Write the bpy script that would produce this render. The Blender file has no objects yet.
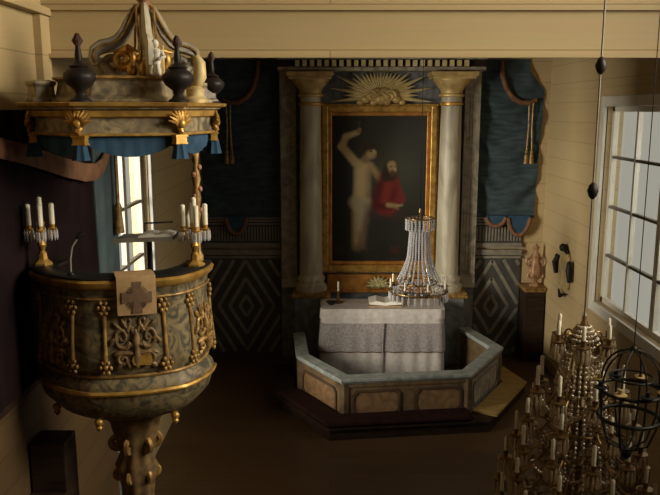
import bpy, bmesh, math, random
from mathutils import Vector, Matrix
random.seed(7)
PI = math.pi
scn = bpy.context.scene
col = scn.collection

# ------------------------------------------------------------------ helpers
class MB:
    """collects shapes into one mesh"""
    def __init__(s): s.bm = bmesh.new(); s.mi = 0
    def _fin(s, faces, smooth):
        for f in faces:
            f.material_index = s.mi; f.smooth = smooth
    def box(s, x0, x1, y0, y1, z0, z1, M=None):
        v = [s.bm.verts.new((x, y, z)) for z in (z0, z1) for y in (y0, y1) for x in (x0, x1)]
        if M:
            for q in v: q.co = M @ q.co
        F = [s.bm.faces.new([v[i] for i in q]) for q in
             ((0, 2, 3, 1), (4, 5, 7, 6), (0, 1, 5, 4), (2, 6, 7, 3), (0, 4, 6, 2), (1, 3, 7, 5))]
        s._fin(F, False); return s
    def rings(s, rings, smooth=True, cap=True, closed=False):
        R = [[s.bm.verts.new(p) for p in r] for r in rings]
        n = len(R[0]); F = []
        pairs = list(zip(R[:-1], R[1:]))
        if closed: pairs.append((R[-1], R[0]))
        for a, b in pairs:
            for i in range(n):
                j = (i + 1) % n
                F.append(s.bm.faces.new((a[i], a[j], b[j], b[i])))
        s._fin(F, smooth)
        if cap and not closed:
            s._fin([s.bm.faces.new(list(reversed(R[0]))), s.bm.faces.new(R[-1])], False)
        return s
    def lathe(s, prof, cx=0, cy=0, n=24, fn=None, cap=True, smooth=True):
        """prof: (radius, z)"""
        rg = []
        for r, z in prof:
            ring = []
            for i in range(n):
                a = 2 * PI * i / n
                k = fn(a, z) if fn else 1
                ring.append((cx + max(r, 1e-4) * k * math.cos(a), cy + max(r, 1e-4) * k * math.sin(a), z))
            rg.append(ring)
        return s.rings(rg, smooth, cap)
    def arc(s, prof, cx, cy, a0, a1, n=64, fn=None):
        """closed profile (radius, z) swept from angle a0 to a1"""
        rg = []
        for i in range(n + 1):
            a = a0 + (a1 - a0) * i / n
            rg.append([(cx + r * (fn(a, z) if fn else 1) * math.cos(a), cy + r * (fn(a, z) if fn else 1) * math.sin(a), z) for r, z in prof])
        return s.rings(rg)
    def tube(s, pts, r, n=8, flat=1.0, up=None, smooth=True, closed=False):
        pts = [Vector(p) for p in pts]; rg = []; N = len(pts)
        rr = r if isinstance(r, (list, tuple)) else [r] * N
        ref = None
        for i, p in enumerate(pts):
            if closed: t = pts[(i + 1) % N] - pts[i - 1]
            else: t = pts[min(i + 1, N - 1)] - pts[max(i - 1, 0)]
            t.normalize()
            u = Vector(up) if up else (ref if ref is not None else (Vector((0, 0, 1)) if abs(t.z) < .9 else Vector((1, 0, 0))))
            b = t.cross(u)
            if b.length < 1e-5: b = t.orthogonal()
            b.normalize(); c = b.cross(t).normalized(); ref = c
            rg.append([p + rr[i] * (math.cos(2 * PI * k / n) * b * flat + math.sin(2 * PI * k / n) * c) for k in range(n)])
        return s.rings(rg, smooth, True, closed)
    def torus(s, c, R, r, axis='z', n=32, m=8, sx=1.0):
        pts = []
        for i in range(n):
            a = 2 * PI * i / n
            u, v = R * sx * math.cos(a), R * math.sin(a)
            pts.append((c[0] + u, c[1] + v, c[2]) if axis == 'z' else ((c[0] + u, c[1], c[2] + v) if axis == 'y' else (c[0], c[1] + u, c[2] + v)))
        return s.tube(pts, r, m, closed=True, up=(0, 0, 1) if axis == 'z' else ((0, 1, 0) if axis == 'y' else (1, 0, 0)))
    def ball(s, c, r, sz=1.0, n=12, sx=1.0, sy=1.0):
        rg = []
        m = max(6, n // 2)
        for j in range(m + 1):
            t = -PI / 2 + PI * j / m
            rg.append([(c[0] + r * sx * max(math.cos(t), .01) * math.cos(2 * PI * i / n), c[1] + r * sy * max(math.cos(t), .01) * math.sin(2 * PI * i / n), c[2] + r * sz * math.sin(t)) for i in range(n)])
        return s.rings(rg)
    def prism(s, poly, axis, a0, a1):
        """poly of 2D points extruded along axis from a0 to a1: 'y' -> (x,z), 'z' -> (x,y), 'x' -> (y,z)"""
        def P(q, a): return (q[0], a, q[1]) if axis == 'y' else ((q[0], q[1], a) if axis == 'z' else (a, q[0], q[1]))
        A = [s.bm.verts.new(P(q, a0)) for q in poly]; B = [s.bm.verts.new(P(q, a1)) for q in poly]
        n = len(poly)
        F = [s.bm.faces.new(A), s.bm.faces.new(list(reversed(B)))]
        for i in range(n):
            F.append(s.bm.faces.new((A[i], B[i], B[(i + 1) % n], A[(i + 1) % n])))
        s._fin(F, False); return s
    def bar(s, p, q, w, h):
        """rectangular bar lying between two points, w across (horizontal), h in z"""
        p, q = Vector(p), Vector(q); t = (q - p).normalized(); b = t.cross(Vector((0, 0, 1)))
        if b.length < 1e-4: b = Vector((1, 0, 0))
        b.normalize(); c = b.cross(t)
        rg = [[e + b * w / 2 * i + c * h / 2 * j for i, j in ((-1, -1), (1, -1), (1, 1), (-1, 1))] for e in (p, q)]
        return s.rings(rg, False)
    def build(s, name, mats, parent=None, bevel=0.0, loc=None):
        bmesh.ops.recalc_face_normals(s.bm, faces=s.bm.faces)
        for e in s.bm.edges:
            if len(e.link_faces) == 2 and e.calc_face_angle(0) > .8: e.smooth = False
        me = bpy.data.meshes.new(name); s.bm.to_mesh(me); s.bm.free()
        for m in (mats if isinstance(mats, (list, tuple)) else [mats]): me.materials.append(m)
        o = bpy.data.objects.new(name, me); col.objects.link(o)
        if parent:
            o.parent = parent
            P = parent
            off = Vector((0, 0, 0))
            while P: off += P.location; P = P.parent
            me.transform(Matrix.Translation(-off))
        if bevel:
            b = o.modifiers.new('bevel', 'BEVEL'); b.width = bevel; b.segments = 2; b.limit_method = 'ANGLE'
        return o

def tag(o, label=None, cat=None, group=None, kind=None):
    if label: o['label'] = label
    if cat: o['category'] = cat
    if group: o['group'] = group
    if kind: o['kind'] = kind
    return o
def thing(name, loc, label, cat, group=None):
    o = bpy.data.objects.new(name, None); o.empty_display_size = .1; o.location = loc; col.objects.link(o)
    return tag(o, label, cat, group)
def copy_tree(o, parent=None):
    c = o.copy(); col.objects.link(c)
    if parent: c.parent = parent
    for ch in list(o.children): copy_tree(ch, c)
    return c
def spiral(c, r0, r1, turns, a0, ux, uz, n=20):
    """spiral of points in the plane of ux, uz"""
    out = []
    for i in range(n + 1):
        t = i / n; a = a0 + turns * 2 * PI * t; r = r0 + (r1 - r0) * t
        out.append(Vector(c) + Vector(ux) * r * math.cos(a) + Vector(uz) * r * math.sin(a))
    return out

# ------------------------------------------------------------------ materials
def nt(name):
    m = bpy.data.materials.new(name); m.use_nodes = True
    N = m.node_tree.nodes; L = m.node_tree.links
    return m, N, L, N['Principled BSDF']
def mat(name, c, rough=.6, metal=0.0, c2=None, scale=6.0, bump=0.0, detail=4.0, sheen=0.0, stretch=None, lo=.35, hi=.65, dist=0.0, spec=None):
    m, N, L, B = nt(name)
    B.inputs['Roughness'].default_value = rough; B.inputs['Metallic'].default_value = metal
    if spec is not None: B.inputs['Specular IOR Level'].default_value = spec
    if c2 is None: c2 = tuple(v * .8 for v in c)
    tc = N.new('ShaderNodeTexCoord'); mp = N.new('ShaderNodeMapping')
    if stretch: mp.inputs['Scale'].default_value = stretch
    no = N.new('ShaderNodeTexNoise'); no.inputs['Scale'].default_value = scale; no.inputs['Detail'].default_value = detail
    no.inputs['Distortion'].default_value = dist
    cr = N.new('ShaderNodeValToRGB')
    cr.color_ramp.elements[0].position = lo; cr.color_ramp.elements[1].position = hi
    cr.color_ramp.elements[0].color = (*c2, 1); cr.color_ramp.elements[1].color = (*c, 1)
    L.new(tc.outputs['Object'], mp.inputs['Vector']); L.new(mp.outputs[0], no.inputs['Vector'])
    L.new(no.outputs['Fac'], cr.inputs['Fac']); L.new(cr.outputs[0], B.inputs['Base Color'])
    if bump:
        b = N.new('ShaderNodeBump'); b.inputs['Strength'].default_value = bump; b.inputs['Distance'].default_value = .01
        L.new(no.outputs['Fac'], b.inputs['Height']); L.new(b.outputs[0], B.inputs['Normal'])
    return m
def planks(name, c, c2, seam, w, axes, rough=.6, length=4.0, grain=.0):
    """boards: axes = (axis along the board, axis across the boards)"""
    m, N, L, B = nt(name); B.inputs['Roughness'].default_value = rough
    tc = N.new('ShaderNodeTexCoord'); sp = N.new('ShaderNodeSeparateXYZ'); cb = N.new('ShaderNodeCombineXYZ')
    L.new(tc.outputs['Object'], sp.inputs[0])
    L.new(sp.outputs[axes[0]], cb.inputs[0]); L.new(sp.outputs[axes[1]], cb.inputs[1])
    br = N.new('ShaderNodeTexBrick'); br.inputs['Color1'].default_value = (*c, 1); br.inputs['Color2'].default_value = (*c2, 1)
    br.inputs['Mortar'].default_value = (*seam, 1); br.inputs['Scale'].default_value = 1
    br.inputs['Mortar Size'].default_value = w * .018; br.inputs['Brick Width'].default_value = length; br.inputs['Row Height'].default_value = w
    br.inputs['Mortar Smooth'].default_value = .3
    L.new(cb.outputs[0], br.inputs['Vector'])
    mp = N.new('ShaderNodeMapping'); mp.inputs['Scale'].default_value = (.6, 14, 1)
    L.new(cb.outputs[0], mp.inputs[0])
    no = N.new('ShaderNodeTexNoise'); no.inputs['Scale'].default_value = 2.5; no.inputs['Detail'].default_value = 5
    L.new(mp.outputs[0], no.inputs['Vector'])
    mx = N.new('ShaderNodeMix'); mx.data_type = 'RGBA'; mx.blend_type = 'MULTIPLY'; mx.inputs[0].default_value = .45
    L.new(br.outputs['Color'], mx.inputs[6]); L.new(no.outputs['Color'], mx.inputs[7])
    hs = N.new('ShaderNodeMix'); hs.data_type = 'RGBA'; hs.blend_type = 'MIX'; hs.inputs[0].default_value = grain
    L.new(br.outputs['Color'], hs.inputs[6]); L.new(mx.outputs[2], hs.inputs[7])
    L.new(hs.outputs[2], B.inputs['Base Color'])
    bp = N.new('ShaderNodeBump'); bp.inputs['Strength'].default_value = .35; bp.inputs['Distance'].default_value = .01; bp.invert = True
    L.new(br.outputs['Fac'], bp.inputs['Height']); L.new(bp.outputs[0], B.inputs['Normal'])
    return m
def attr_mat(name, rough=.5):
    m, N, L, B = nt(name); a = N.new('ShaderNodeVertexColor'); a.layer_name = 'paint'
    L.new(a.outputs[0], B.inputs['Base Color']); B.inputs['Roughness'].default_value = rough
    B.inputs['Specular IOR Level'].default_value = .15
    return m
def glassy(name, tint=(1, 1, 1), gl=.12, rough=.05, diff=None, dmix=0.0):
    m = bpy.data.materials.new(name); m.use_nodes = True
    N = m.node_tree.nodes; L = m.node_tree.links; N.clear()
    out = N.new('ShaderNodeOutputMaterial'); tr = N.new('ShaderNodeBsdfTransparent'); tr.inputs[0].default_value = (*tint, 1)
    g = N.new('ShaderNodeBsdfGlossy'); g.inputs['Roughness'].default_value = rough
    mx = N.new('ShaderNodeMixShader'); mx.inputs[0].default_value = gl
    L.new(tr.outputs[0], mx.inputs[1]); L.new(g.outputs[0], mx.inputs[2])
    last = mx
    if diff:
        d = N.new('ShaderNodeBsdfDiffuse'); d.inputs[0].default_value = (*diff, 1)
        m2 = N.new('ShaderNodeMixShader'); m2.inputs[0].default_value = dmix
        L.new(mx.outputs[0], m2.inputs[1]); L.new(d.outputs[0], m2.inputs[2]); last = m2
    L.new(last.outputs[0], out.inputs[0])
    return m

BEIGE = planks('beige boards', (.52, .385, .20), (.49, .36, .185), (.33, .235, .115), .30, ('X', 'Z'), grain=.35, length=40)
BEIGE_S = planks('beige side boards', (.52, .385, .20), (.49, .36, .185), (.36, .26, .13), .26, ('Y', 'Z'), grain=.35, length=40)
BEIGE_C = planks('beige ceiling boards', (.52, .385, .20), (.48, .35, .18), (.33, .235, .115), .25, ('X', 'Y'), grain=.3)
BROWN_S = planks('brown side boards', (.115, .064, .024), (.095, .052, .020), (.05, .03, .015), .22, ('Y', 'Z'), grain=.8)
FLOOR = planks('floor boards', (.115, .062, .026), (.085, .045, .02), (.03, .015, .008), .17, ('X', 'Y'), rough=.42, grain=.8, length=3)
DARKBLUE = mat('dark blue paint', (.022, .032, .042), .8, c2=(.012, .018, .024), scale=3)
GOLD = mat('gilding', (.62, .36, .09), .42, .55, c2=(.36, .19, .04), scale=14, bump=.2)
GOLD2 = mat('worn gilding', (.42, .25, .075), .5, .35, c2=(.17, .09, .027), scale=18, bump=.3)
PALEGOLD = mat('pale gilt plaster', (.60, .46, .22), .55, .15, c2=(.40, .28, .11), scale=10, bump=.2)
CAPG = mat('gilt capital', (.62, .45, .19), .5, .3, c2=(.42, .28, .10), scale=8)
RAYG = mat('pale gilt rays', (.72, .58, .30), .5, .2, c2=(.55, .42, .18), scale=8)
RAILF = mat('rail frame brown', (.10, .06, .03), .5, c2=(.06, .035, .02), scale=8)
BROWNC = mat('brown gilt carving', (.22, .13, .05), .55, .15, c2=(.10, .06, .028), scale=20)
ORANGE = mat('orange gilding', (.55, .25, .05), .45, .4, c2=(.33, .13, .025), scale=9)
MARBLE = mat('grey brown marbling', (.40, .345, .255), .5, c2=(.19, .165, .13), scale=4.5, dist=1.6, detail=7)
MARBLE_B = mat('blue grey marbling', (.20, .20, .20), .5, c2=(.08, .082, .085), scale=3.2, dist=1.8, detail=6)
MARBLE_C = mat('cream column marbling', (.52, .46, .34), .45, c2=(.27, .23, .16), scale=3.0, dist=1.2, detail=8, stretch=(1.4, 1.4, .35))
MARBLE_P = mat('green brown pulpit marbling', (.215, .155, .075), .55, c2=(.05, .042, .026), scale=9, dist=2.6, detail=9, lo=.38, hi=.62)
MARBLE_D = mat('canopy marbling', (.33, .25, .14), .5, c2=(.085, .066, .045), scale=9, dist=1.8, detail=8)
MARBLE_R = mat('rail brown marbling', (.165, .105, .052), .5, c2=(.085, .055, .03), scale=6, dist=1.2, detail=6)
MARBLE_O = mat('rail field marbling', (.27, .155, .068), .5, c2=(.15, .085, .045), scale=5, dist=2.4, detail=6)
MARBLE_G = mat('rail cap marbling', (.33, .34, .31), .45, c2=(.17, .185, .175), scale=6, dist=2, detail=7)
DRAPE = mat('teal drapery', (.056, .080, .090), .85, c2=(.032, .047, .054), scale=5, stretch=(1, 1, 4), bump=.2, spec=.15)
TEAL = mat('blue valance cloth', (.040, .082, .135), .9, c2=(.024, .052, .09), scale=8, spec=.1)
TEALG = mat('grey teal drape', (.07, .10, .11), .85, c2=(.045, .065, .075), scale=5)
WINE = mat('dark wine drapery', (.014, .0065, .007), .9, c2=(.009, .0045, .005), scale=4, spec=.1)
RUST = mat('rust border', (.21, .095, .045), .8, c2=(.13, .06, .03), scale=12)
DARKWOOD = mat('dark wood', (.038, .021, .013), .5, c2=(.02, .012, .008), scale=5, stretch=(1, 1, 6), spec=.15)
DARKURN = mat('dark bronze', (.022, .015, .012), .5, .1, c2=(.012, .009, .009), scale=10, spec=.25)
BLACK = mat('black metal', (.015, .014, .014), .45, .3, c2=(.01, .01, .01))
IRON = mat('wrought iron', (.03, .025, .02), .5, .5, c2=(.015, .012, .01))
BRASS = mat('aged brass', (.36, .23, .09), .35, .8, c2=(.16, .095, .04), scale=12)
WAX = mat('candle wax', (.80, .74, .60), .5, c2=(.72, .65, .5))
WHITE = mat('white paint', (.72, .68, .58), .5, c2=(.66, .61, .51))
PAPER = mat('white paper', (.78, .74, .66), .7, c2=(.7, .66, .58))
LINEN = mat('altar linen', (.54, .49, .45), .85, c2=(.45, .40, .37), scale=18, bump=.15)
LACE = mat('altar lace', (.34, .30, .285), .9, c2=(.22, .19, .18), scale=42, bump=.4, detail=2)
TAN = mat('tan cloth', (.40, .25, .12), .85, c2=(.33, .20, .09), scale=30)
CROSSB = mat('brown embroidery', (.15, .085, .045), .85, c2=(.10, .055, .03), scale=40)
PINK = mat('faded pink paint', (.42, .17, .12), .6, c2=(.2, .09, .05), scale=18)
FLAME = mat('dark red gilt', (.10, .045, .035), .5, .2, c2=(.05, .025, .02), scale=20)
PINKGOLD = mat('pinkish gilt carving', (.48, .28, .15), .5, .2, c2=(.22, .11, .06), scale=9)
GREY1 = mat('dado dark paint', (.060, .056, .050), .7, c2=(.04, .037, .033), scale=8)
GREY2 = mat('dado stripe paint', (.235, .205, .16), .7, c2=(.16, .14, .11), scale=10)
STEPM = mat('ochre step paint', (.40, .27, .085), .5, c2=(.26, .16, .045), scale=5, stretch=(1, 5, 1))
CUSH = mat('dark red cushion', (.028, .011, .009), .9, c2=(.016, .007, .006), scale=9, spec=.05)
PALEBLUE = mat('pale blue grey paint', (.33, .38, .42), .6, c2=(.28, .32, .36))
CRYSTAL = glassy('crystal beads', (.93, .93, .95), .35, .12, (.75, .72, .72), .38)
CRYSTAL_W = glassy('amber crystal', (.95, .88, .76), .35, .12, (.68, .55, .38), .38)
PANE = glassy('window pane', (.93, .95, .94), .05)
LEAF = mat('gilt leaf', (.66, .58, .30), .5, .3, c2=(.4, .33, .14), scale=12)

# ------------------------------------------------------------------ setting
XL, XR, YB = -1.95, 3.27, 11.2
ZC, ZN = 4.78, 6.4                # chancel and nave ceilings
YN = -3.0
YA0, YA1 = 5.2, 5.38              # beam between nave and chancel
def struct(o): o['kind'] = 'structure'; return o
struct(MB().box(XL - .2, XR + .2, YN - .2, YB + .2, -.2, 0).build('floor', FLOOR))
c = MB().box(XL - .2, XR + .2, YA1, YB + .2, ZC, ZC + .15).box(XL - .2, XR + .2, YN - .2, YA1, ZN, ZN + .15)
struct(c.build('ceiling', BEIGE_C))
struct(MB().box(XL - .2, XR + .2, YB, YB + .2, 0, ZC).build('wall_back', BEIGE))
struct(MB().box(XL - .2, XR + .2, YN - .2, YN, 0, ZN).build('wall_front', BEIGE))
ZB = 4.16
struct(MB().box(XL, XR, YA0, YA1, ZB, ZN).build('wall_beam', BEIGE))
t = MB().box(XL, XR, YA0 - .05, YA0, ZB - .012, ZB + .015); struct(t.build('trim_1', BEIGE))
t = MB().box(XL, XR, YA0 - .025, YA0, ZB + .30, ZB + .322); struct(t.build('trim_2', BEIGE))

def wall_with_holes(name, x0, x1, y0, y1, z1, holes, m, zsplit=None):
    mb = MB(); y = y0
    for (a, b, lo, hi) in holes:
        mb.box(x0, x1, y, a, 0, z1); mb.box(x0, x1, a, b, 0, lo); mb.box(x0, x1, a, b, hi, z1); y = b
    mb.box(x0, x1, y, y1, 0, z1)
    return struct(mb.build(name, m))
WR = (6.0, 8.88, 1.48, 3.84)         # right chancel window  y0 y1 z0 z1
WN = (1.6, 4.7, 3.4, 6.2)            # added nave opening on the right, out of view, for the fill lamp
WL = (6.62, 7.95, 1.1, 4.0)          # left chancel window
wall_with_holes('wall_right', XR, XR + .2, YN, YB, ZN, [WN, WR], BEIGE_S)
wall_with_holes('wall_left', XL - .2, XL, YN, YB, ZN, [WL], BEIGE_S)

def window(n, side, W, nv, nh, casing=.13, WHITE=WHITE):
    y0, y1, z0, z1 = W
    xi = XR if side > 0 else XL
    f = MB()
    a, b = (xi - .035, xi + .02) if side > 0 else (xi - .02, xi + .035)
    f.box(a, b, y0 - casing, y0, z0 - casing, z1 + casing).box(a, b, y1, y1 + casing, z0 - casing, z1 + casing)
    f.box(a, b, y0, y1, z1, z1 + casing).box(a, b, y0, y1, z0 - casing, z0)
    w = struct(f.build('window_%d' % n, WHITE, bevel=.008))
    xm = xi + side * .10
    s = MB()
    s.box(xm - .03, xm + .03, y0, y0 + .06, z0, z1).box(xm - .03, xm + .03, y1 - .06, y1, z0, z1)
    s.box(xm - .03, xm + .03, y0, y1, z0, z0 + .06).box(xm - .03, xm + .03, y0, y1, z1 - .06, z1)
    s.build('sash_frame', WHITE, w)
    g = MB()
    for i in range(1, nv):
        yy = y0 + (y1 - y0) * i / nv; wd = .05 if i * 2 == nv else .022
        g.box(xm - .025, xm + .025, yy - wd, yy + wd, z0 + .06, z1 - .06)
    g.build('mullion', WHITE, w)
    h = MB()
    for i in range(1, nh):
        zz = z0 + (z1 - z0) * i / nh
        h.box(xm - .022, xm + .022, y0 + .06, y1 - .06, zz - .016, zz + .016)
    h.build('glazing_bars', GREY2, w)
    MB().box(xm - .004, xm + .004, y0 + .05, y1 - .05, z0 + .05, z1 - .05).build('pane', PANE, w)
    return w
window(1, 1, WR, 4, 4, .12)
window(2, -1, WL, 2, 5, .1, mat('grey window paint', (.34, .32, .28), .55, c2=(.29, .27, .24)))
window(3, 1, WN, 3, 4)  # unseen window, added to let the nave fill lamp in
# mouldings of the side walls
struct(MB().box(XR - .03, XR, YA1, YB, 4.06, 4.09).build('trim_3', BEIGE_S))
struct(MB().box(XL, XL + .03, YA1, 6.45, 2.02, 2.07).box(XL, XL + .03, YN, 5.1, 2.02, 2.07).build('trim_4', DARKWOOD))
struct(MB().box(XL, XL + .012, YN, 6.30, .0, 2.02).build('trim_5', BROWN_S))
struct(MB().box(XL, XL + .05, 6.33, 6.60, 0, 1.0).build('trim_6', PALEBLUE))
struct(MB().box(XL, XL + .05, YA0 - .16, YA0 - .002, 3.9, 4.42).box(XL, XL + .07, YN, YA0 - .002, 4.42, 4.47).build('trim_7', BEIGE_S))
struct(MB().box(XR - .02, XR, YA1, YB - .5, 0, .14).build('baseboard_right', BEIGE_S))

# ------------------------------------------------------------------ painted drapery and dado on the back wall
def drape_sheet(x0, x1, z0, z1, yw, depth, seed, edge=None, nx=46, nz=70):
    """relief cloth on the back wall with slack horizontal folds; solid to the wall"""
    rnd = random.Random(seed); ph = [rnd.uniform(0, 6) for _ in range(4)]
    mb = MB(); bm = mb.bm; F = []
    V = []; W = []
    for j in range(nz + 1):
        v = j / nz; row = []; back = []
        for i in range(nx + 1):
            u = i / nx
            z = z0 + (z1 - z0) * v
            l, r = (edge(v) if edge else (x0, x1))
            x = l + (r - l) * u
            sag = .16 * math.sin(PI * u)
            d = .5 + .28 * math.sin(21 * (v + sag) + ph[0] + .8 * math.sin(3 * u + ph[1])) + .16 * math.sin(47 * (v + sag * .7) + ph[2]) + .06 * math.sin(13 * u + ph[3])
            row.append(bm.verts.new((x, yw - .004 - depth * max(d, .05), z))); back.append(bm.verts.new((x, yw, z)))
        V.append(row); W.append(back)
    for j in range(nz):
        for i in range(nx):
            F.append(bm.faces.new((V[j][i], V[j][i + 1], V[j + 1][i + 1], V[j + 1][i])))
        F.append(bm.faces.new((W[j][0], V[j][0], V[j + 1][0], W[j + 1][0])))
        F.append(bm.faces.new((V[j][nx], W[j][nx], W[j + 1][nx], V[j + 1][nx])))
    for i in range(nx):
        F.append(bm.faces.new((V[0][i], W[0][i], W[0][i + 1], V[0][i + 1])))
        F.append(bm.faces.new((W[nz][i], V[nz][i], V[nz][i + 1], W[nz][i + 1])))
    mb._fin(F, True)
    return mb
def tassel(parent, x, y, z, L, m=GOLD2):
    mb = MB()
    for dx in (-.03, .03):
        mb.tube([(x + dx, y, z), (x + dx * .8, y, z - L * .5), (x + dx * 1.3, y, z - L)], .012, 6)
        mb.ball((x + dx * 1.3, y, z - L), .028, 1.2, 8)
        mb.lathe([(.018, z - L - .02), (.03, z - L - .06), (.036, z - L - .17), (.0, z - L - .172)], x + dx * 1.3, y, 10)
    mb.build('tassel', m, parent)

MX = .735                              # axis of the altarpiece
for side in (-1, 1):
    if side < 0:
        x0, x1 = XL + .02, -.76; nm = 'black-blue painted wall drapery left of the altarpiece, behind the pulpit'
    else:
        x0, x1 = 2.225, XR - .02; nm = 'teal wall drapery with rust swag border and gold tassels, right of the altarpiece'
    d = thing('wall_drapery', ((x0 + x1) / 2, YB, 2.2), nm, 'drapery')
    if side > 0:
        def edge(v, x0=x0, x1=x1):
            return (x0, x0 + .70 + .0 * v) if v > .93 else (x0, x0 + (.70 + (.24 * min(1, (.93 - v) / .12)) if v > .72 else .94 - .10 * (.72 - v)))
    else:
        def edge(v, x0=x0, x1=x1): return (x0, x1)
    drape_sheet(x0, x1, 2.19, 4.53, YB, .075, 3 + side, edge).build('cloth', DRAPE, d)
    # rust border hanging in a curve
    X = (lambda u: x0 + u) if side > 0 else (lambda u: x1 - u)
    pts = [(.28, 4.50), (.30, 4.30), (.36, 4.12), (.46, 3.98), (.58, 3.91), (.72, 3.90), (.82, 3.95)]
    sw = MB(); sw.tube([(X(u), YB - .09, z) for u, z in pts], [.03, .034, .036, .038, .038, .036, .03], 8, flat=1.0)
    sw.build('swag_border', RUST, d)
    tassel(d, X(.74), YB - .10, 3.90, .72, GOLD2)

def dado(x0, x1, cx, label):
    d = thing('wall_panel', ((x0 + x1) / 2, YB, 0), label, 'wall panelling')
    y = YB
    m = MB().box(x0, x1, y - .03, y, .0, 1.56); m.build('field', GREY1, d)
    # concentric lozenges, painted as raised fillets, clipped to the field
    cz, kx = .80, .60
    bm = MB()
    def clip(p, q):
        (ax, az), (bx, bz) = p, q; t0, t1 = 0.0, 1.0
        for (pv, dv, lo, hi) in ((ax, bx - ax, x0 + .02, x1 - .02), (az, bz - az, .06, 1.53)):
            if abs(dv) < 1e-9:
                if pv < lo or pv > hi: return None
            else:
                a, b = (lo - pv) / dv, (hi - pv) / dv
                if a > b: a, b = b, a
                t0, t1 = max(t0, a), min(t1, b)
        if t1 - t0 < .02: return None
        return (ax + (bx - ax) * t0, az + (bz - az) * t0), (ax + (bx - ax) * t1, az + (bz - az) * t1)
    for k, h in enumerate((.17, .44, .72, 1.02, 1.34)):
        w = h * kx; C = [(cx, cz + h), (cx + w, cz), (cx, cz - h), (cx - w, cz)]
        for i in range(4):
            cl = clip(C[i], C[(i + 1) % 4])
            if not cl: continue
            (ax, az), (bx, bz) = cl
            dx, dz = bx - ax, bz - az; l = math.hypot(dx, dz); nx_, nz_ = -dz / l * .026, dx / l * .026
            bm.prism([(ax + nx_, az + nz_), (bx + nx_, bz + nz_), (bx - nx_, bz - nz_), (ax - nx_, az - nz_)], 'y', y - .036, y - .029)
    bm.build('lozenge_stripes', GREY2, d)
    MB().box(x0, x1, y - .04, y, 1.80, 2.19).build('frieze', GREY1, d)
    fl = MB(); n = int((x1 - x0) / .045)
    for i in range(n):
        xx = x0 + (i + .5) * (x1 - x0) / n
        fl.box(xx - .011, xx + .011, y - .055, y - .04, 1.83, 2.05)
    fl.build('fluting', GREY2, d)
    mo = MB()
    for (a, b, pr) in ((1.56, 1.60, .06), (1.62, 1.70, .085), (1.73, 1.80, .07), (2.08, 2.105, .06), (2.13, 2.15, .065), (2.17, 2.195, .08)):
        mo.box(x0, x1, y - pr, y, a, b)
    mo.build('moulding', GREY2, d)
    return d
dl = dado(XL + .005, -.76, -1.30, 'dark dado panel with grey diamonds left of the altarpiece, beside the pulpit')
dr = dado(2.225, 2.93, 2.50, 'grey and brown dado panel with concentric diamonds right of the altarpiece')
def garland(cx, pieces, label):
    g = thing('drapery_festoon', (cx, YB - .1, 2.1), label, 'drapery')
    for (dx, w, top, drop) in pieces:
        P = []; Q = []
        for i in range(13):
            u = -1 + 2 * i / 12; P.append((cx + dx + u * w, top - drop * (1 - u * u) ** .7))
        mb = MB(); mb.prism([(cx + dx + w, top + .03), (cx + dx - w, top + .03)] + P, 'y', YB - .125, YB - .09); mb.build('cloth_end', TEAL, g)
        MB().tube([(a, YB - .12, b) for a, b in P], .034, 8).build('scalloped_border', RUST, g)
garland(-1.42, [(.0, .16, 2.19, .24)], 'small blue cloth end with rust scalloped border over the left dado')
garland(2.78, [(-.27, .15, 2.20, .13), (.08, .17, 2.20, .27)], 'pair of blue cloth ends with rust scalloped border over the right dado')

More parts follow.
